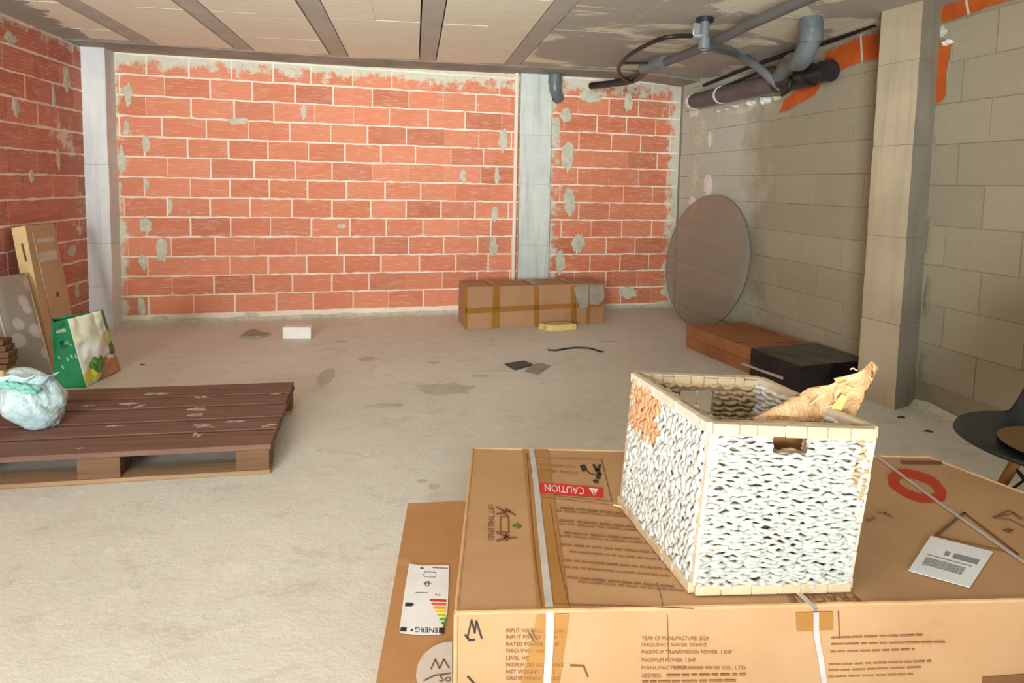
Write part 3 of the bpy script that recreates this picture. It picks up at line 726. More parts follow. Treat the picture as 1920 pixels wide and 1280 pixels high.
line_on(mb, [F(1251, 1152), F(1254, 1240)], .0016, FN, .0008)
line_on(mb, [F(1572, 1146), F(1574, 1196)], .0022, FN, .0008)
build('fold_line', mb, M['ink'], t)
# straps
def strap(segs, wd):
    mb = MB()
    for pts, n in segs:
        P = smooth_path(pts, 5); k = len(P); vs = []; 
        for i, p in enumerate(P):
            d = (P[min(i+1, k-1)]-P[max(i-1, 0)]).normalized(); s = n.cross(d)*wd/2
            vs += [p-s+n*.0012, p+s+n*.0012, p-s+n*.003, p+s+n*.003]
        fs = []
        for i in range(k-1):
            a = i*4; b = a+4; fs += [(a+2, a+3, b+3, b+2), (a, b, b+1, a+1), (a, a+2, b+2, b), (a+1, b+1, b+3, a+3)]
        mb.add(vs, fs)
    return build('strap', mb, M['strap'], t)
strap([([TT(996, 841), TT(1004, 900), TT(1013, 985), TT(1022, 1070), TT(1030, 1140)], UP), ([F(1031, 1146), F(1030, 1200), F(1025, 1290)], FN)], .0155)
strap([([TT(1645, 857), TT(1740, 928), TT(1830, 992), TT(1930, 1062)], UP)], .009)
strap([([TT(1470, 1088), TT(1503, 1118), TT(1530, 1143)], UP), ([F(1529, 1146), F(1530, 1190), F(1538, 1235), F(1546, 1290)], FN)], .011)
# printed matter: CAUTION panel (reads upside down from here)
pms = {k: MB() for k in ('caution', 'lift', 'fragile', 'marks', 'specl', 'specr')}; pm = pms['caution']; pr_ = MB(); pw = MB(); pf = MB(); pk = MB(); pg = MB()
quad_on(pr_, (TT(1008, 904), TT(1130, 914), TT(1131, 932), TT(1009, 924)), UP, .0007)
text_on(pw, 'CAUTION', (TT(1096, 928), TT(1022, 921), TT(1021, 908), TT(1095, 914.5)), UP, .0012)
poly_on(pw, [TT(1104, 915), TT(1122, 917), TT(1114, 930)], UP, .0011)
text_on(pr_, '!', (TT(1116, 928), TT(1112, 928), TT(1111, 919), TT(1115, 919)), UP, .0016)
line_on(pm, [TT(992, 857), TT(1128, 861), TT(1147, 939), TT(1003, 926)], .0022, UP, .0008, closed=True)
text_on(pf, 'Heavy object.', (TT(1082, 889.5), TT(1012, 884), TT(1011, 877), TT(1080, 882)), UP)
text_on(pf, 'Two people to lift', (TT(1079, 877), TT(1010, 873), TT(1009, 868), TT(1078, 871)), UP)
# stooping figure lifting a box
def P_(L): return [TT(*p) for p in L]
poly_on(pk, blob_pts(TT(1117, 902), Vector((1, 0, 0)), Vector((0, 1, 0)), .008, .010, 3, 14, .1), UP)
for L, wd in (([(1121, 896), (1124, 888), (1119, 881)], .012), ([(1119, 882), (1113, 871)], .008), ([(1121, 882), (1125, 871)], .008), ([(1120, 890), (1106, 887), (1098, 880)], .004)):
    line_on(pk, P_(L), wd, UP, .0009)
poly_on(pk, P_([(1087, 873), (1096, 870), (1101, 880), (1092, 884)]), UP)
# paragraphs of small print, too small to read
def wordline(mb, x0, y0, x1, y1, h, fn, n, seed, mi=0):
    R = random.Random(seed); L = math.hypot(x1-x0, y1-y0); s = 0
    while s < L-3:
        wl = min(R.uniform(9, 30), L-s); a = s/L; b = (s+wl)/L
        ax_, ay_ = x0+(x1-x0)*a, y0+(y1-y0)*a; bx_, by_ = x0+(x1-x0)*b, y0+(y1-y0)*b
        quad_on(mb, (fn(ax_, ay_-h/2), fn(bx_, by_-h/2), fn(bx_, by_+h/2), fn(ax_, ay_+h/2)), n, .0006, mi); s += wl+R.uniform(2, 4)
sd = 0
for (x0, y0, x1) in [(1050, 951, 1172), (1042, 956, 1180), (1048, 974, 1190), (1045, 980, 1196), (1057, 997, 1205), (1050, 1003, 1212), (1047, 1019, 1230), (1068, 1033, 1240), (1058, 1049, 1256), (1052, 1061, 1262), (1063, 1081, 1270), (1083, 1089, 1282)]:
    wordline(pf, x0, y0, x1, y0+(x1-x0)*.088, 2.1 if sd % 2 else 2.6, TT, UP, sd); sd += 1
# two people lifting (side panel sign)
pm = pms['lift']
text_on(pm, 'LIFT THIS END', (TT(926, 946), TT(926.5, 1012), TT(915, 1012), TT(915, 946)), UP)
line_on(pm, P_([(938, 968), (953, 968), (954, 997), (938, 997)]), .003, UP, .0008, closed=True)
for L in ([(931, 950), (943, 957), (956, 959), (966, 965)], [(931, 963), (945, 961), (952, 956)], [(943, 957), (950, 966)], [(956, 959), (948, 953)],
          [(931, 997), (944, 1003), (955, 1008), (968, 1007)], [(932, 1013), (946, 1009), (954, 1003)], [(946, 1008), (950, 998)], [(955, 1008), (948, 1012)]): line_on(pm, P_(L), .005, UP, .0009)
poly_on(pg, P_([(960, 983), (968, 983), (970, 979), (979, 986), (971, 990), (968, 987), (961, 987)]), UP)
pm = pms['fragile']; text_on(pm, 'FRAGILE', (TT(1617, 1127), TT(1482, 1131), TT(1474, 1116), TT(1600, 1113)), UP)
# marks on the right of the top
pm = pms['marks']
line_on(pm, P_([(1755, 1003), (1808, 961), (1908, 1038)]), .0065, UP, .0009); line_on(pm, P_([(1908, 1038), (1757, 1004)]), .004, UP, .0009)
quad_on(pm, P_([(1688, 863), (1765, 864), (1767, 870), (1690, 869)]), UP, .0008)
for L in ([(1862, 970), (1892, 956), (1920, 972)], [(1862, 970), (1895, 974), (1925, 990)], [(1872, 968), (1900, 962), (1916, 975)]): line_on(pm, P_(L), .003, UP, .0009)
poly_on(pm, P_([(1878, 993), (1890, 990), (1901, 993), (1892, 998)]), UP)
for L in ([(1645, 960), (1660, 962), (1672, 968)], [(1625, 975), (1640, 970)]): line_on(pf, P_(L), .006, UP, .0008)
# front face text blocks
pm = pms['specl']
for y, x1, s in ((1181.5, 1058, 'INPUT VOLTAGE: 220-240V'), (1194, 1045, 'INPUT POWER: 735W'), (1207, 1048, 'RATED POWER: 1.5HP'), (1220, 1024, 'FREQUENCY: 50Hz'), (1233, 992, 'LEVEL: HC'), (1246, 1056, 'MAXIMUM USER WEIGHT: 100KG'), (1258.5, 1040, 'NET WEIGHT: 28KG'), (1271, 1050, 'GROSS WEIGHT: 32KG')):
    x0 = 949; text_on(pm, s, (F(x0, y-3.5), F(x1, y-3.5), F(x1, y+3.5), F(x0, y+3.5)), FN)
pm = pms['specr']
for y, x1, s in ((1196, 1328, 'YEAR OF MANUFACTURE: 2024'), (1209, 1325, 'FREQUENCY RANGE: 50/60HZ'), (1222, 1372, 'MAXIMUM TRANSMISSION POWER: 1.5HP'), (1237, 1305, 'MAXIMUM POWER: 1.5HP'), (1252, 1400, 'MANUFACTURER:                    CO., LTD.'), (1266, 1400, 'ADDRESS:')):
    text_on(pm, s, (F(1203, y-3.5), F(x1 if s[-1] != ':' else 1240, y-3.5), F(x1 if s[-1] != ':' else 1240, y+3.5), F(1203, y+3.5)), FN)
wordline(pf, 1250, 1266, 1400, 1264, 4, F, FN, 77); wordline(pf, 1262, 1252, 1350, 1252, 4, F, FN, 78); wordline(pf, 1204, 1278, 1380, 1276, 4, F, FN, 79)
for x0, y0, x1, y1 in ((1558, 1195, 1730, 1190), (1558, 1207, 1772, 1203), (1557, 1221, 1715, 1217), (1554, 1245, 1746, 1239), (1553, 1256, 1730, 1250), (1553, 1268, 1712, 1263)): wordline(pf, x0, y0, x1, y1, 3.2, F, FN, int(y0))
# pen scribbles
for L in ([(876, 1196), (884, 1162), (890, 1186), (893, 1164), (903, 1196)], [(872, 1190), (880, 1200), (890, 1199)], [(997, 1182), (1007, 1198)], [(992, 1187), (1002, 1202)], [(1070, 1247), (1094, 1248), (1102, 1268)], [(877, 1268), (890, 1282)]): line_on(pk if L[0][0] < 900 else pm, [F(*p) for p in L], .0032, FN, .0009)
poly_on(pm, [F(*p) for p in ((1842, 1268), (1930, 1262), (1930, 1282), (1842, 1285))], FN)
for k_, nm, lb in (('caution', 'caution_frame', 'outline of the caution panel'), ('lift', 'lifting_sign', 'printed sign of two figures lifting a box'), ('fragile', 'fragile_print', 'brown FRAGILE lettering'), ('marks', 'printed_marks', 'brown outline symbols'), ('specl', 'specification_print', 'left block of printed specifications'), ('specr', 'specification_print', 'right block of printed specifications')):
    build(nm, pms[k_], M['ink'], t)['label'] = lb
build('small_print', pf, M['inkf'], t)['label'] = 'faded small print lines'
build('warning_bar', pr_, M['red'], t)['label'] = 'red caution bar'
build('warning_lettering', pw, M['paper'], t)['label'] = 'white letters on the red bar'
build('figure_symbol', pk, M['black_ink'], t)['label'] = 'black figure and pen marks'
build('arrow_symbol', pg, M['green_ink'], t)['label'] = 'small green arrow'
# red marker ring
mb = MB(); K = 40; outer = []; inner = []
for i in range(K):
    a = 2*math.pi*i/K; ca, sa = math.cos(a), math.sin(a); rot = .32
    def pt(rx, ry):
        x, y = rx*ca, ry*sa; return TT(1719+x*math.cos(rot)-y*math.sin(rot), 911+x*math.sin(rot)+y*math.cos(rot))
    j = 1+.10*nz((ca*2, sa*2, 3), 1); outer.append(pt(57*j, 27*j)); inner.append(pt(36*j, 12*j))
for i in range(K): quad_on(mb, (outer[i], outer[(i+1) % K], inner[(i+1) % K], inner[i]), UP, .0007)
build('marker_ring', mb, M['redspray'], t)['label'] = 'red marker ring'
# white label
mb = MB(); LQ = P_([(1745, 1005), (1862, 1035), (1818, 1102), (1703, 1070)]); quad_on(mb, LQ, UP, .0014); lo_ = build('shipping_label', mb, M['paper'], t); lo_['label'] = 'white paper label with grey bars'
mb = MB(); q = [v+UP*.0012 for v in LQ]
def sub(q, u0, u1, v0, v1): return (bil(q, u0, v0), bil(q, u1, v0), bil(q, u1, v1), bil(q, u0, v1))
quad_on(mb, sub(q, .50, .90, .30, .44), UP); quad_on(mb, sub(q, .36, .44, .30, .42), UP)
R_ = random.Random(5); u = .14
for k in range(26):
    wv = R_.choice((.008, .014, .02)); quad_on(mb, sub(q, u, u+wv, .58, .78), UP); u += wv+.011
quad_on(mb, sub(q, .12, .85, .50, .525), UP)
build('bar_print', mb, M['greyprint'], lo_)

# --- second, narrow carton beside it
ZS = .15
S = lambda x, y, o=0: fl(x, y, ZS+o)
a = S(765, 943); d = S(705, 1280); dirr = (d-a).normalized()
r_ = Vector((FL_.x-.012, FL_.y, ZS)); rb = Vector((BL_.x-.012, BL_.y+.055, ZS)); rdir = (r_-rb).normalized()
tq = [a+dirr*1.02, rb+rdir*1.02, rb+Vector((0, .0, 0)), a]; tq[2].y = a.y-.005
tq[1] = Vector((tq[1].x-.004, tq[0].y, ZS))
t = thing('cardboard_box', 'low brown carton with an energy label, left of the big strapped carton', 'box', Vector((.02, 1.4, 0)))
build('carton', grid_carton([Vector((v.x, v.y, 0)) for v in tq], tq, .003, 8, 12), M['card2'], t, smooth=True, angle=60)
S2 = lambda x, y: fl(x, y, ZS+.002)
mb = MB(); LQ = [S2(767, 1057), S2(842, 1061), S2(833, 1190), S2(748, 1187)]
def el(u, v): return bil(LQ, u, v)+UP*(.004*max(0, .08-v)*10*(1-u)+.0004)
def quad_lab(u0, u1, v0, v1): return (el(u0, v0), el(u1, v0), el(u1, v1), el(u0, v1))
pts = [S2(767, 1057), S2(792, 1060.5), S2(842, 1060), S2(841, 1100), S2(839, 1150), S2(826, 1189), S2(790, 1190), S2(750, 1187), S2(749, 1180), S2(757, 1118)]
poly_on(mb, pts, UP, .0012); lab = build('energy_label', mb, M['paper'], t); lab['label'] = 'white energy rating label'
LQ = [S2(766, 1058), S2(842, 1061), S2(838, 1190), S2(748, 1187)]
LQ = [v+UP*.0009 for v in LQ]
bars = [((206, 52, 40)), ((224, 98, 40)), ((240, 160, 50)), ((242, 206, 40)), ((190, 202, 50)), ((104, 170, 60)), ((44, 140, 66))]
for i, c in enumerate(bars):
    v0 = .535+i*.051; l = .58+i*.048; mb = MB()
    poly_on(mb, [bil(LQ, .965, v0), bil(LQ, l+.03, v0), bil(LQ, l, v0+.018), bil(LQ, l+.03, v0+.036), bil(LQ, .965, v0+.036)], UP, .0007)
    build('rating_arrow', mb, simple('rating_%d' % i, c, rough=.6, bump=0), lab)
mb = MB()
poly_on(mb, [bil(LQ, .05, .60), bil(LQ, .19, .60), bil(LQ, .26, .625), bil(LQ, .19, .65), bil(LQ, .05, .65)], UP)
text_on(mb, 'ENERG', (bil(LQ, .80, .985), bil(LQ, .33, .985), bil(LQ, .33, .925), bil(LQ, .80, .925)), UP)
quad_on(mb, sub(LQ, .83, .95, .92, .985), UP); quad_on(mb, sub(LQ, .02, .15, .93, .98), UP); poly_on(mb, blob_pts(bil(LQ, .26, .96), Vector((1, 0, 0)), Vector((0, 1, 0)), .003, .003, 1, 10, 0), UP)
text_on(mb, 'D', (bil(LQ, .55, .35), bil(LQ, .44, .35), bil(LQ, .44, .27), bil(LQ, .55, .27)), UP)
text_on(mb, '74', (bil(LQ, .83, .485), bil(LQ, .70, .485), bil(LQ, .70, .455), bil(LQ, .83, .455)), UP)
quad_on(mb, sub(LQ, .60, .97, .04, .05), UP); quad_on(mb, sub(LQ, .30, .38, .05, .07), UP); quad_on(mb, sub(LQ, .25, .55, .445, .45), UP)
line_on(mb, [bil(LQ, u, v) for u, v in ((.42, .12), (.68, .12), (.70, .15), (.68, .2), (.42, .2), (.40, .17))], .0012, UP, .0008, closed=True)
line_on(mb, [bil(LQ, u, v) for u, v in ((.42, .30), (.60, .30))], .0015, UP, .0008)
build('label_print', mb, M['black_ink'], lab)
mb = MB(); poly_on(mb, [S2(848+68*math.cos(2*math.pi*i/36), 1266+63*math.sin(2*math.pi*i/36)) for i in range(36) if 848+68*math.cos(2*math.pi*i/36) < 851], UP, .0012)
stk = build('round_sticker', mb, M['paper2'], t); stk['label'] = 'round grey sticker with pen writing'
mb = MB(); S3 = lambda x, y: fl(x, y, ZS+.0035)
for L in ([(808, 1254), (816, 1236), (824, 1253), (832, 1236), (842, 1252)], [(795, 1276), (815, 1266), (845, 1262)]): line_on(mb, [S3(*p) for p in L], .0028, UP)
text_on(mb, 'So', (S3(824, 1264), S3(846, 1264), S3(846, 1278), S3(823, 1278)), UP)
build('pen_writing', mb, M['ink'], stk)

# --- long taped box against the back wall
a, b = fl(873, 617), fl(1131, 606); d = (b-a).normalized(); nrm = Vector((-d.y, d.x, 0)); H = .345
tqs = [a, b, b+nrm*.32, a+nrm*.32]
tqs[3] = fl(860, 600)*.4+tqs[3]*.6
t = thing('cardboard_box', 'long carton closed with brown tape, lying against the brick wall below the pale pillar', 'box', (a+b)/2)
build('carton', grid_carton([Vector((v.x, v.y, 0)) for v in tqs], [Vector((v.x, v.y, H)) for v in tqs], .006, 4, 14), M['card3'], t, smooth=True, angle=60)
n_ = -nrm; G = lambda x, y, o=.005: onp(x, y, a+n_*o, n_)
mb = MB()
for q in ([(925, 536), (937, 536), (936, 616), (922, 617)], [(868, 537), (875, 537), (876, 617), (871, 617)], [(1001, 537), (1010, 537), (1010, 612), (1002, 612)], [(1070, 536), (1079, 535), (1081, 608), (1071, 609)], [(872, 578), (1131, 566), (1131, 574), (872, 588)], [(1101, 576), (1108, 576), (1104, 608), (1098, 608)]):
    quad_on(mb, [G(*p) for p in q], n_, .0015)
Gt = lambda x, y: fl(x, y, H+.004)
for x in (930, 1005, 1074):
    p = G(x, 536); p.z = H+.004; wd = .028; quad_on(mb, [p-d*wd, p+d*wd, p+d*wd+nrm*.3, p-d*wd+nrm*.3], UP, .0012)
build('packing_tape', mb, M['tape'], t)
mb = MB(); q = [G(*p, .02) for p in ((1075, 538), (1103, 534), (1104, 545), (1101, 575), (1087, 577), (1080, 556))]
poly_on(mb, q, n_, .003); q = [G(*p, .015) for p in ((1106, 536), (1132, 534), (1133, 560), (1120, 572), (1106, 570))]; poly_on(mb, q, n_, .003)
build('torn_paper', mb, M['greypaper'], t)['label'] = 'torn grey paper flap'
# --- flat pair of cartons by the block wall, black film on its near end
a, m_, e = fl(1285, 650), fl(1393, 704), fl(1497, 741)
d = (e-a).normalized(); n_ = Vector((d.y, -d.x, 0)); n_ = n_ if n_.x < 0 else -n_       # left side normal
W_ = .50; L_ = (e-a).length; H = .165
t = thing('cardboard_box', 'flat brown carton with its near end wrapped in black film, by the block wall', 'box', (a+e)/2-n_*W_/2)
for k, (z0, z1, ins) in enumerate(((0, .080, .006), (.086, H, 0))):
    P = [a-n_*ins, a-n_*W_, a+d*(L_-.01)-n_*W_, a+d*(L_-.01)-n_*ins]
    if k == 1: P[1] = P[1]+d*.02
    P = P[::-1] if (P[1]-P[0]).cross(P[2]-P[1]).z < 0 else P
    o = build('carton_layer', grid_carton([v+UP*z0 for v in P], [v+UP*z1 for v in P], .004, k, 12), M['card4'], t, smooth=True, angle=60)
mb = MB(); mb.obox(a-n_*.01+UP*.079+d*.01, d*(L_-.03), -n_*(W_-.03), UP*.008); build('gap_spacer', mb, M['tape'], t)
# black film sleeve on last part
s0 = (m_-a).length; mb = MB()
P = [a+d*s0+n_*.008, a+d*(L_+.01)+n_*.008, a+d*(L_+.01)-n_*(W_+.008), a+d*s0-n_*(W_+.008)]
P = P[::-1] if (P[1]-P[0]).cross(P[2]-P[1]).z < 0 else P
build('plastic_film', grid_carton([v+UP*.0 for v in P], [v+UP*(H+.008) for v in P], .014, 9, 18), M['bagfilm'], t, smooth=True, angle=50)['label'] = 'shiny black film wrapping'
mb = MB(); F4 = lambda x, y, o=.006: onp(x, y, a+n_*o, n_); quad_on(mb, [F4(1393, 679), F4(1470, 706), F4(1470, 711), F4(1393, 683)], n_, .012)
build('film_tape', mb, M['strap'], t)
mb = MB()
for L in ([(1425, 617), (1460, 626), (1490, 641)], [(1380, 640), (1392, 641)], [(1455, 641), (1500, 640)]): line_on(mb, [fl(x, y, H+.004) for x, y in L], .02, UP, .001)
build('tear_mark', mb, M['tape'], t)

# --- tall carton leaning on the left wall
TLp, TRp = onp(47, 423, (-2.35, 0, 0), LWN), onp(102, 418, (-2.37, 0, 0), LWN); BRp = fl(150, 664); BLp = BRp+(TLp-TRp); BLp.z = 0
nf = (TRp-TLp).cross(BLp-TLp).normalized(); nf = nf if nf.x > 0 else -nf
bk = -nf*.075
t = thing('cardboard_box', 'tall narrow light carton leaning on the left brick wall', 'box', (BLp+BRp)/2)
mb = MB(); mb.hexa((BLp, BRp, BRp+bk, BLp+bk), (TLp, TRp, TRp+bk, TLp+bk), 0)
o = build('carton', mb, [M['card5']], t, bevel=.003)
mb = MB(); q = [TLp, TRp, BRp, BLp]; quad_on(mb, (bil(q, .16, .05), bil(q, .86, .045), bil(q, .80, .92), bil(q, .30, .92)), nf, .006); build('inner_panel', mb, M['card5'], t, bevel=.002)
mb = MB()
for v0, v1 in ((.20, .27), (.10, .135)): quad_on(mb, [v+nf*.006 for v in (bil(q, .24, v0), bil(q, .84, v0), bil(q, .84, v1), bil(q, .24, v1))], nf, .001)
build('paper_band', mb, M['paper2'], t)['label'] = 'pale paper bands'
mb = MB(); sq = [TLp+bk, TLp, BLp, BLp+bk]; sn = (sq[1]-sq[0]).cross(sq[3]-sq[0]).normalized(); sn = sn if sn.y < 0 else -sn
quad_on(mb, sq, sn, .0015); build('side_panel', mb, M['card6'], t)['label'] = 'yellowish carton side'
mb = MB(); line_on(mb, [v+sn*.0018 for v in (bil(sq, .55, .12), bil(sq, .62, .24))], .012, sn, .0008); poly_on(mb, blob_pts(bil(q, .58, .52)+nf*.007, (TRp-TLp).normalized(), (TLp-BLp).normalized(), .014, .018, 4, 12, .2), nf); build('print', mb, M['ink'], t)

# --- patterned panel leaning at the left
TLp, TRp = onp(-20, 521, (-2.31, 0, 0), LWN), onp(47, 512, (-2.31, 0, 0), LWN); BLp, BRp = fl(36, 724), fl(101, 713)
nf = (TRp-TLp).cross(BLp-TLp).normalized(); nf = nf if nf.x > 0 else -nf; bk = -nf*.035
mb = MB(); Q = [BLp, BRp, TRp, TLp]
t = thing('padded_board', 'narrow grey padded board with pale flower print leaning on the left wall', 'board', (BLp+BRp)/2)
mb.grid(lambda u, v: bil(Q, u, v)+nf*.014*min(1, 6*min(u, 1-u), 14*min(v, 1-v))**.5+nf*.002*nz((u*3, v*9, 0), 1), 20, 50)
mb.hexa((BLp, BRp, BRp+bk, BLp+bk), (TLp, TRp, TRp+bk, TLp+bk))
build('cover', mb, M['quilt'], t, smooth=True)
mb = MB(); mb.tube([BLp, TLp, TRp, BRp], .006, 8); build('piping', mb, M['paper2'], t, smooth=True)['label'] = 'pale piping around the board'
# --- beige carton at the frame's left edge with brown boards on top
a = fl(22, 768); 
a = a+Vector((-.03, 0, 0)); mb = MB(); mb.obox((a.x-.34, a.y, 0), (.34, 0, 0), (0, .10, 0), (0, 0, .20))
tag(build('storage_box', mb, M['card6'], bevel=.006, loc=(a.x-.17, a.y+.05, 0)), 'beige box under the brown boards at the left edge of the picture', 'box')
zz = .2
for k in range(5):
    h = .030; mb = MB(); ex = a.x+.004+(.004, .012, .01, -.004, -.016)[k]
    mb.obox((ex-.33, a.y+.01+.004*k, zz), (.33, 0, 0), (0, .08, 0), (0, 0, h-.003)); zz += h
    tag(build('wooden_board', mb, M['pal2'], bevel=.004, loc=(ex-.17, a.y+.05, zz-h)), 'brown board, %s of the stack on the beige box' % ('lowest', 'second from the bottom', 'middle one', 'second from the top', 'topmost')[k], 'board', 'brown boards stacked on the beige box')

# ================================================================== BAGS
# green and white supermarket bag
A, B, Cc = fl(103, 728), fl(162, 726), fl(226, 694); Dd = A+(Cc-B)*.92
zt = .40
At, Bt, Ct = fl(97, 605, zt), fl(126, 598, zt+.005), fl(193, 580, zt+.03)
Dt = fl(112, 606, zt-.02)+Vector((-.10, .12, 0))
t = thing('shopping_bag', 'green and white shopping bag with vegetable print standing behind the pallet', 'bag', (A+B+Cc+Dd)/4)
def wr(p, n, amp, seed=0):
    f = abs(nz((p.x*6+p.z*3, p.y*6, p.z*2), 2.2, seed))
    return p+n*(amp*(f*1.4-.3)+amp*.5*nz(p, 25, seed))
def bagside(q, amp, seed, bulge=.03):
    n = (q[1]-q[0]).cross(q[3]-q[0]).normalized()
    c = (A+B+Cc+Dd)/4; n = n if (q[0]+q[1]-c*2).dot(n) > 0 else -n
    def fn(u, v):
        k = min(1, 8*min(u, 1-u)); return wr(bil(q, u, v), n, amp*k, seed)+n*bulge*math.sin(math.pi*u)*math.sin(math.pi*min(1, v*1.1))
    return fn
mb = MB(); G_ = lin((16, 140, 88))
mb.grid(bagside((At, Bt, B, A), .012, 1, .015), 18, 26, 0, lambda u, v: lin((220, 240, 230)) if (.12 < v < .16 and .25 < u < .8) or (.5 < v < .72 and nz((u*9, v*16, 0), 1) > .38) else G_)
def print_col(u, v):
    d = lambda cu, cv, a, b: ((u-cu)/a)**2+((v-cv)/b)**2+.5*nz((u*12, v*12, 1), 1)
    if d(.16, .86, .16, .10) < 1: return lin((232, 226, 70))
    if d(.42, .74, .22, .13) < 1: return lin((60, 122, 42)) if nz((u*20, v*20, 0), 1) < .1 else lin((120, 170, 60))
    if d(.92, .60, .10, .10) < 1: return lin((70, 110, 60))
    if d(.68, .76, .10, .09) < 1: return lin((196, 112, 80))
    if v > .80 and u > .45 or d(.80, .84, .34, .12) < 1: return lin((196, 142, 92))
    if d(.88, .42, .12, .12) < 1: return lin((214, 210, 130))
    if u > .93 and v < .35: return lin((24, 120, 84))
    if v < .40: return lin((226, 226, 196)) if nz((u*5, v*3, 4), 1) > -.1 else lin((236, 234, 228))
    if v > .88: return lin((226, 220, 170))
    return lin((236, 234, 228))
mb.grid(bagside((Bt, Ct, Cc, B), .020, 2, .03), 30, 34, 0, print_col)
mb.grid(bagside((Ct, Dt, Dd, Cc), .012, 3, .02), 18, 20, 0, lambda u, v: G_)
mb.grid(bagside((Dt, At, A, Dd), .012, 4, .02), 18, 20, 0, lambda u, v: G_)
mb.grid(lambda u, v: bil((A, B, Cc, Dd), u, v)+UP*.004, 4, 4, 0, lambda u, v: G_)
build('bag_body', mb, M['vcol'], t, smooth=True, angle=60, solid=.002)
mb = MB(); lo2 = [v-UP*.10+((A+B+Cc+Dd)/4-v)*.05*Vector((1, 1, 0)).length*.4 for v in (At, Bt, Ct, Dt)]
for v in lo2: v.z = .27
lc = sum(lo2, Vector())/4; lo2 = [lc+(v-lc)*.72 for v in lo2]
mb.grid(lambda u, v: bil(lo2, u, v)+UP*.05*nz((u*3, v*3, 0), 1.5), 14, 14); build('contents', mb, M['teal'], t, smooth=True)
mb = MB(); q = [Bt+(Ct-Bt)*.9, Ct, Ct-UP*.11, Bt+(Ct-Bt)*.97-UP*.02]; 
# pale blue bag on the pallet
c = fl(64, 800, .122); c = c+Vector((.0, .005, 0))
t = thing('plastic_bag', 'crumpled pale blue plastic bag lying on the pallet', 'bag', c)
def blob(u, v):
    th = math.pi*v; ph = 2*math.pi*u; d = Vector((math.sin(th)*math.cos(ph), math.sin(th)*math.sin(ph), math.cos(th)))
    q_ = Vector((d.x, d.y, d.z*.6)); w1 = q_+Vector((nz(q_, 1.3, 11), nz(q_, 1.3, 12), nz(q_, 1.3, 13)))*.5
    r = 1+.30*(abs(nz(w1, 1.25, 5))-.15)+.10*(abs(nz(w1, 3.2, 2))-.12)+.012*nz(d, 12, 3)
    z = d.z; wd = (1-.30*max(0, z)**1.2)*(1-.10*max(0, -z))
    p = Vector((d.x*.112*r*wd, d.y*.115*r*wd, z*.135*(.75+.25*r)))
    p.x -= .30*(p.z+.02)
    p.z = max(p.z+.118, 0)
    return c+p+UP*.002
mb = MB(); mb.grid(blob, 90, 56); build('bag_body', mb, M['bluebag'], t, smooth=True, angle=25, weld=True)
mb = MB(); cc = c+Vector((-.03, -.055, .212))
mb.grid(lambda u, v: cc+Vector((-.075+.17*u, -.035+.05*v-.03*math.sin(u*3), .015*math.sin(math.pi*v)-.05*u*u+.02*nz((u*3, v*3, 0), 2))), 16, 8)
build('folded_mouth', mb, M['teal'], t, smooth=True, solid=.002)['label'] = 'teal fold at the mouth of the bag'
mb = MB(); cc = c+Vector((-.045, -.01, .228))
def flap(u, v):
    a = -2.7+2.9*u; rr_ = .085+.03*v+.012*nz((u*4, v*2, 7), 2)
    return cc+Vector((rr_*1.25*math.cos(a), rr_*.8*math.sin(a), .035*v-.04*u+.02*nz((u*5, v, 1), 2)))
mb.grid(flap, 40, 8); build('bag_rim', mb, M['bluebag'], t, smooth=True, solid=.002)

# ================================================================== SMALL THINGS ON THE FLOOR
a, b = fl(530, 635), fl(583, 635); d = b-a; d.z = 0
mb = MB(); mb.obox(a, d, Vector((-d.y, d.x, 0)).normalized()*.10, UP*.085)
tag(build('foam_block', mb, M['foamw'], bevel=.005, loc=(a+b)/2), 'small white foam block on the floor before the back wall', 'block')
a, b = fl(1034, 622), fl(1081, 618); d = b-a; dn = Vector((-d.y, d.x, 0)).normalized()
mb = MB(); mb.obox(a, d, dn*.10+Vector((-.06, 0, 0)), UP*.05)
mb.obox(a-Vector((.04, -.01, 0)), d*.5, dn*.09, UP*.035)
tag(build('yellow_offcut', mb, M['yfoam'], bevel=.004, loc=(a+b)/2), 'small yellow offcut in front of the long taped carton', 'block')
def flat_thing(name, pts, mat, label, cat, th=.004, curl=.0):
    P = [fl(*p) for p in pts]; mb = MB(); k = len(P); c = sum(P, Vector())/k
    lo = [v+UP*.0005 for v in P]; hi = [v+UP*(th+curl*(.5+.5*nz(v, 7))) for v in P]
    mb.add(lo+hi+[c+UP*th], [tuple(range(k-1, -1, -1))]+[(k+i, k+(i+1) % k, 2*k) for i in range(k)]+[(i, (i+1) % k, k+(i+1) % k, k+i) for i in range(k)])
    if (P[1]-P[0]).cross(P[2]-P[0]).z < 0: mb.f = [tuple(reversed(f)) for f in mb.f]
    return tag(build(name, mb, mat, loc=c), label, cat)
flat_thing('slate_tile', [(947, 684), (966, 694), (999, 685), (982, 678)], M['tile'], 'dark slate tile piece lying on the floor', 'tile', .010)
flat_thing('paper_scrap', [(982, 697), (1008, 703), (1032, 686), (1012, 681), (1000, 684)], M['greypaper'], 'grey paper scrap touching the dark tile piece', 'scrap', .002, .004)
flat_thing('cardboard_scrap', [(450, 632), (462, 624), (478, 618), (490, 624), (508, 628), (488, 633), (470, 634)], M['greypaper'], 'thin grey scrap on the floor left of the foam block', 'scrap', .003, .02)
cl = [fl(1027, 657), fl(1042, 658), fl(1060, 655), (fl(1080, 653)), fl(1105, 654), fl(1122, 659), fl(1131, 661)]
mb = MB(); mb.tube([p+UP*.006 for p in smooth_path(cl, 6)], .0055, 8); tag(build('wire_piece', mb, M['cable'], smooth=True, loc=cl[3]), 'thin dark wire bent on the floor before the taped carton', 'wire')
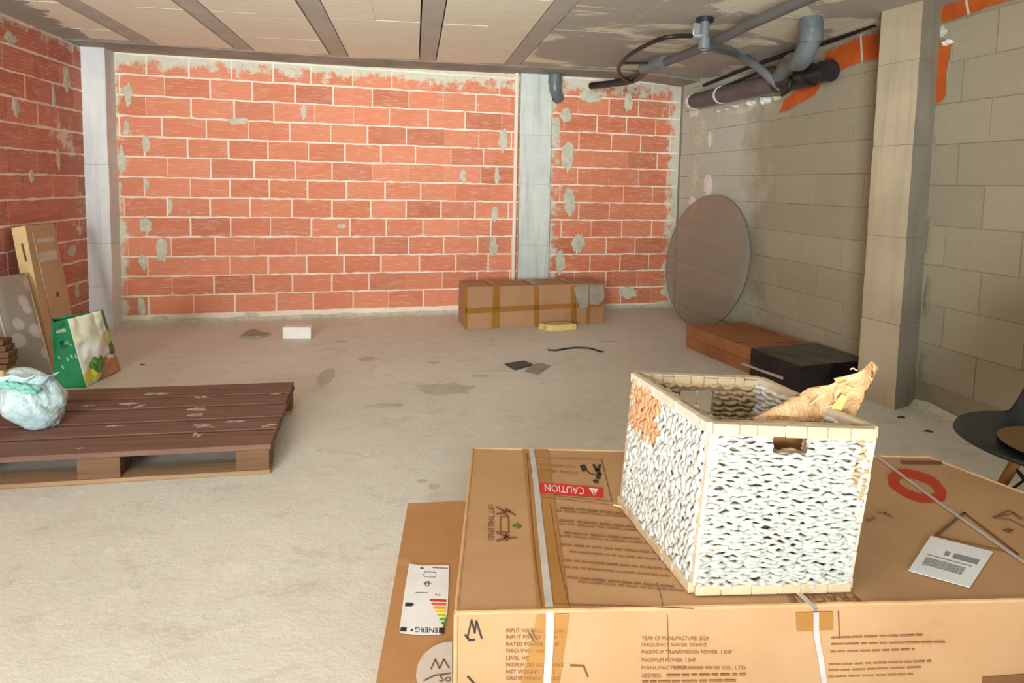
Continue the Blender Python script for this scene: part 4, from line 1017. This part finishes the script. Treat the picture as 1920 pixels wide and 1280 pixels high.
for i, (x, y, s) in enumerate(((1690, 782, .022), (1740, 808, .020), (266, 684, .018))):
    c = fl(x, y); mb = MB(); pts = blob_pts(c, Vector((1, 0, 0)), Vector((0, 1, 0)), s, s*.7, i+3, 14, .6); k = len(pts)
    mb.add([c+UP*.008]+pts, [(0, 1+j, 1+(j+1) % k) for j in range(k)]+[tuple(range(k, 0, -1))])
    tag(build('debris_chip', mb, M['tile'], loc=c), ('dark chip on the floor at the foot of the beige column', 'dark chip on the floor between beige column and chair', 'dark chip on the floor right of the shopping bag')[i], 'chip')
# floor stains: damp patches with their own outline
mb = MB()
for i, (x, y, a, b) in enumerate([(612, 705, .05, .16), (830, 729, .16, .09), (690, 672, .06, .05), (812, 680, .05, .03), (900, 705, .05, .03), (1100, 905, .07, .05), (812, 912, .02, .02), (790, 902, .02, .015), (1140, 640, .08, .02), (640, 640, .05, .03), (720, 760, .09, .03)]):
    poly_on(mb, blob_pts(fl(x, y), Vector((1, 0, 0)), Vector((0, 1, 0)), a, b, i+90, 30, .4), UP, .0008)
o = build('trim_5', mb, simple('damp_concrete', (200, 196, 186), (184, 178, 168), 9, .7, .2, 60)); struct(o)

# smoked glass table top leaning in the corner
t_ = (2.352, 4.947, 1.736, .1524, 1.13)
dv = Vector((math.cos(t_[2]), math.sin(t_[2]), 0)); nr = Vector((math.sin(t_[2]), -math.cos(t_[2]), 0)); upv = UP*math.cos(t_[3])+nr*math.sin(t_[3])
cc = Vector((t_[0], t_[1], .004))+upv*t_[4]/2; ax2 = dv.cross(upv).normalized()
mb = MB(); K = 96; R0 = t_[4]/2; prof = [(0, -.005), (R0-.004, -.005), (R0, -.002), (R0, .002), (R0-.004, .005), (0, .005)]
vs = []; fs = []
for r_, h in prof:
    for k in range(K): a = 2*math.pi*k/K; vs.append(cc+dv*r_*math.cos(a)+upv*r_*math.sin(a)+ax2*h)
for i in range(5):
    for k in range(K): fs.append((i*K+k, i*K+(k+1) % K, (i+1)*K+(k+1) % K, (i+1)*K+k))
mb.add(vs, fs); mb.mi = [1 if K <= i < 4*K else 0 for i in range(len(fs))]
tag(build('glass_disc', mb, [M['glass'], M['pvc_c']], loc=Vector((t_[0], t_[1], 0))), 'large round smoked glass disc leaning in the corner on the block wall', 'table top')

# ================================================================== WICKER BASKET
zb = ZB+.001; zt = .722
b0, b1, b3 = fl(1300, 1113, zb), fl(1590, 1106, zb), fl(1165, 945, zb); b2 = b1+(b3-b0)*1.0
t0, t1, t3, t2 = fl(1336, 790, zt), fl(1640, 800, zt), fl(1190, 697, zt), fl(1425, 706, zt)
print('BASKET', b0, b1, b2, b3, t0, t1, t2, t3)
t = thing('wicker_basket', 'whitewashed square wicker basket on top of the big strapped carton', 'basket', (b0+b1+b2+b3)/4)
ctr = sum((b0, b1, b2, b3, t0, t1, t2, t3), Vector())/8
WHITE, TAN, ORG = (192, 191, 184), (182, 154, 118), (196, 144, 104)
def panel_(name, BL, BR, TR, TL, vertical, hole, colfn, nrow=30, seed=0, incol=None):
    """BL.. as seen from outside"""
    q = (TL, TR, BR, BL); n = (TR-TL).cross(TL-BL).normalized(); n = n if ((TL+BR)/2-ctr).dot(n) > 0 else -n
    mb = MB(); th = .006
    # core with an opening for the hand hole
    def core(u0, u1, v0, v1):
        P = [bil(q, u, v) for u, v in ((u0, v0), (u1, v0), (u1, v1), (u0, v1))]
        mb.hexa([p-n*.012 for p in P], [p-n*.002 for p in P], 0)
    if hole:
        h0, h1, g0_, g1_ = hole
        core(0, 1, 0, g0_); core(0, h0, g0_, g1_); core(h1, 1, g0_, g1_); core(0, 1, g1_, 1)
    else: core(0, 1, 0, 1)
    core_o = build('panel_core', mb, M['liner'] if not incol else incol, t)
    # cords
    mb = MB(); R = random.Random(seed)
    for side in (1, -1):
        for r in range(nrow):
            s = (r+.5)/nrow; s = .035+.93*s; N = 90; k0 = R.uniform(0, 6); f1 = R.uniform(.9, 1.1)
            segs = [(.012, .988)]
            if hole and not vertical and hole[2]-.012 < s < hole[3]+.012: segs = [(.012, hole[0]), (hole[1], .988)]
            if hole and vertical and hole[0] < s < hole[1]: segs = [(.012, hole[2]), (hole[3], .988)]
            for s0, s1 in segs:
                path = []; rad = []
                n_ = max(6, int(N*(s1-s0)))
                for i in range(n_+1):
                    w_ = s0+(s1-s0)*i/n_; ph = w_*(60 if vertical else 42)*f1+k0
                    amp = (.0048 if vertical else .0020); wob = amp*math.sin(ph)*(1+.8*nz((w_*6, r, seed+2), 1))+.0045*nz((w_*16, r*1.7, seed), 1)
                    e = .5/nrow
                    a_ = (w_, s) if not vertical else (s, w_)
                    p = bil(q, a_[0], a_[1])
                    tv = (TL-BL).normalized() if not vertical else (TR-TL).normalized()
                    dep = .0022*math.sin(ph*1.3+r*math.pi)+.0055*nz((w_*26, r*2.3, seed+4), 1)
                    path.append(p+tv*wob+n*((.004+dep) if side > 0 else (-.016-dep)))
                    rad.append((.0045 if nrow > 40 else .0052)*(1+.6*nz((w_*34, r*2.1, seed+9), 1)))
                o_ = len(mb.v); mb.tube(path, rad, 6, 0)
                for i in range(len(path)):
                    w_ = s0+(s1-s0)*i/n_; uv = (w_, s) if not vertical else (s, w_)
                    c = colfn(*uv) if side > 0 else (TAN if incol is None else (214, 210, 202))
                    j = R.uniform(.94, 1.04); cc_ = lin(tuple(min(255, v*j) for v in c))
                    mb.cols[o_+i*6:o_+i*6+6] = [cc_]*6
    o = build(name, mb, M['cord'], t, smooth=True, angle=80)
    return q, n
wf = lambda u, v: WHITE if not (u > .90 and v < .42 and nz((u*30, v*12, 2), 1) > -.1) else TAN
wl = lambda u, v: ORG if (u < .42+.06*nz((v*9, u, 1), 2) and v < .36+.10*nz((u*9, v, 2), 2)) else WHITE
HF = (.385, .60, .065, .165)
qf, nf_ = panel_('woven_panel', b0, b1, t1, t0, False, HF, wf, 42, 1)
ql, nl_ = panel_('woven_panel', b3, b0, t0, t3, True, None, wl, 34, 2)
qb, nb_ = panel_('woven_panel', b2, b3, t3, t2, False, (.36, .63, .10, .27), lambda u, v: WHITE, 24, 3)
qr, nr_ = panel_('woven_panel', b1, b2, t2, t1, False, None, lambda u, v: WHITE, 28, 4, incol=M['rim_w'])
# inner floor
mb = MB(); P = [b0, b1, b2, b3]; mb.hexa([p+UP*.002 for p in P], [p+UP*.012 for p in P]); build('basket_bottom', mb, M['liner'], t)
# reed bands: rims, feet, corner posts
def band(name, a, b, wz, wt, mat, n_seg, seed, label=None):
    R = random.Random(seed); mb = MB(); d = (b-a); L = d.length; dn = d.normalized()
    side = dn.cross(UP).normalized() if abs(dn.z) < .8 else Vector((1, 0, 0))
    up = side.cross(dn).normalized(); up = up if up.z > 0 or abs(up.z) < .3 else -up
    s = 0
    for k in range(n_seg):
        e = (k+1+R.uniform(-.2, .2))/n_seg if k < n_seg-1 else 1
        h = wz*R.uniform(.93, 1.07); w_ = wt*R.uniform(.93, 1.07); p = a+d*s; q_ = a+d*(e)-dn*.0006
        mb.hexa([p-side*w_/2-up*h/2, q_-side*w_/2-up*h/2, q_+side*w_/2-up*h/2, p+side*w_/2-up*h/2], [p-side*w_/2+up*h/2, q_-side*w_/2+up*h/2, q_+side*w_/2+up*h/2, p+side*w_/2+up*h/2]); s = e
    o = build(name, mb, mat, t, bevel=.0022); 
    if label: o['label'] = label
    return o
dz = UP*-.012
for i, (a, b, mt, ns) in enumerate(((t0, t1, M['rim'], 7), (t1, t2, M['rim'], 7), (t2, t3, M['rim'], 9), (t3, t0, M['rim_w'], 6))): band('rim_band', a+dz, b+dz, .022, .022, mt, ns, i)
for i, (a, b, mt) in enumerate(((b0, b1, M['rim']), (b1, b2, M['rim']), (b2, b3, M['rim']), (b3, b0, M['rim']))): band('base_band', a+UP*.013, b+UP*.013, .022, .024, mt, 6, i+9)
for i, (a, b) in enumerate(((b0, t0), (b1, t1), (b2, t2), (b3, t3))): band('corner_post', a+UP*.02+(Vector((ctr.x, ctr.y, a.z))-a).normalized()*.008, b-UP*.02+(Vector((ctr.x, ctr.y, b.z))-b).normalized()*.008, .020, .020, M['rim_w'], 5, i+19)
# white strand across the far hand hole, loose straws
mb = MB(); p = bil(qb, .50, .08); q_ = bil(qb, .50, .28); mb.tube([p-nb_*.02, q_-nb_*.02], .002, 6)
for L, z in (([(1333, 800), (1345, 796)], .69), ([(1150, 946), (1166, 950)], .36)): mb.tube([fl(x, y, z) for x, y in L], .0018, 5)
build('loose_strand', mb, M['straw'], t)
# kraft paper and yellow card sticking out
yp = t0.y+.062; PP = Vector((0, yp, 0)); PN = Vector((0, -1, 0))
def sheet(name, outline, mat, off, label, cat, amp, seed, bend=0., lean=0.):
    bm = bmesh.new(); pn = Vector((-.15, -1, 0)).normalized(); p0 = Vector((.8, yp-off, 0))
    vs = [bm.verts.new(onp(x, y, p0, pn)) for x, y in outline]; f = bm.faces.new(vs)
    bmesh.ops.triangulate(bm, faces=[f]); 
    for _ in range(4):
        bmesh.ops.subdivide_edges(bm, edges=[e for e in bm.edges if e.calc_length() > .012], cuts=1)
        bmesh.ops.triangulate(bm, faces=bm.faces[:])
    for v in bm.verts:
        f_ = amp*(abs(nz(v.co, 9, seed))*2-.4)+amp*.35*nz(v.co, 28, seed); v.co = v.co+pn*f_
    c = Vector((.8, yp-off, ZB+.02)); 
    for v in bm.verts: v.co -= c
    me = bpy.data.meshes.new(name); bm.to_mesh(me); bm.free(); me.materials.append(mat)
    o = bpy.data.objects.new(name, me); C.objects.link(o); o.location = c
    me.polygons.foreach_set('use_smooth', [True]*len(me.polygons))
    md = o.modifiers.new('thickness', 'SOLIDIFY'); md.thickness = .0016
    return tag(o, label, cat)
sheet('kraft_paper', [(1420, 800), (1412, 782), (1452, 764), (1500, 754), (1506, 738), (1518, 731), (1556, 723), (1566, 716), (1561, 707), (1585, 697), (1600, 692), (1618, 682), (1636, 676), (1646, 688), (1632, 706), (1622, 722), (1617, 740), (1608, 752), (1598, 752), (1590, 744), (1583, 752), (1576, 770), (1564, 788), (1580, 860), (1480, 900), (1450, 880)], M['kraft'], 0, 'crumpled glossy kraft paper sticking up out of the wicker basket', 'paper', .020, 1)
sheet('yellow_card', [(1552, 786), (1560, 762), (1568, 752), (1580, 738), (1588, 746), (1578, 770), (1567, 794), (1560, 830), (1548, 828)], M['yellow'], .012, 'small yellow card in front of the kraft paper in the basket', 'card', .006, 4)
sheet('brown_wrap', [(1380, 815), (1420, 792), (1450, 786), (1500, 788), (1550, 792), (1560, 900), (1380, 910)], M['card4'], .022, 'brown wrapping paper deep in the wicker basket, seen through its hand hole', 'paper', .012, 7)
straws = [((1519, 758), (1532, 748), (1545, 739)), ((1573, 722), (1588, 715), (1603, 708)), ((1588, 724), (1596, 727), (1602, 728)), ((1565, 752), (1568, 740), (1573, 730)), ((1556, 762), (1570, 755), (1590, 742)), ((1594, 692), (1600, 690), (1606, 694)), ((1622, 704), (1630, 706), (1634, 711))]
for i, L in enumerate(straws):
    pts = [onp(x, y, Vector((.8, yp-.015, 0)), Vector((-.15, -1, 0)).normalized()) for x, y in L]; mb = MB(); mb.tube(pts, .0015, 6)
    tag(build('straw', mb, M['straw'], loc=pts[0]), 'thin pale straw stuck to the kraft paper in the basket', 'straw', 'straws on the kraft paper')

# ================================================================== CHAIR
cx, cy, R0, zs = 1.955, 1.56, .275, .43
t = thing('shell_chair', 'black moulded shell chair with oak legs at the right edge of the picture', 'chair', (cx, cy, 0))
def shell(u, v):
    a = 2*math.pi*u; r = v; bd = math.cos(a-.15)
    s = max(0, (bd-.42)/.58); s = s*s*(3-2*s)
    rise = (.05*r**4+.40*s*max(0, (r-.55)/.45)**1.6)
    z = zs-.055+rise+(.0 if r < .8 else .0)
    if r > .85 and s < .4: z -= .010*(r-.85)/.15
    k = 1+.12*s*max(0, r-.7)/.3
    return Vector((cx+R0*r*k*math.cos(a), cy+R0*r*k*math.sin(a)*(1+.04*s), z))
mb = MB(); mb.grid(shell, 72, 26); build('seat_shell', mb, M['shell'], t, smooth=True, angle=80, solid=.012, weld=True)
mb = MB(); mb.grid(lambda u, v: Vector((cx+.03+R0*.66*v*math.cos(2*math.pi*u), cy+.0+R0*.66*v*math.sin(2*math.pi*u), zs-.038+.010*(1-v**4)+.05*(v*.66)**4)), 48, 8); build('seat_disc', mb, M['seat_tan'], t, smooth=True)['label'] = 'tan round disc on the seat'  # flat tan disc lying in the shell
for k in range(4):
    a = math.pi/4+k*math.pi/2+.12; p = Vector((cx+.10*math.cos(a), cy+.10*math.sin(a), zs-.065)); q_ = Vector((cx+.235*math.cos(a), cy+.235*math.sin(a), 0))
    mb = MB(); mb.tube([p, q_], [.015, .010], 12); build('leg', mb, M['oak'], t, smooth=True)
for k in range(4):
    a = math.pi/4+k*math.pi/2+.12; b_ = a+math.pi/2; f = lambda an, s: Vector((cx+(.10+.135*s)*math.cos(an), cy+(.10+.135*s)*math.sin(an), (zs-.065)*(1-s)))
    mb = MB(); mb.tube([f(a, .12), f(b_, .52)], .004, 8); mb.tube([f(b_, .12), f(a, .52)], .004, 8); mb.tube([f(a, .52), f(b_, .52)], .004, 8) if k % 2 else None
    build('wire_brace', mb, M['cable'], t, smooth=True)
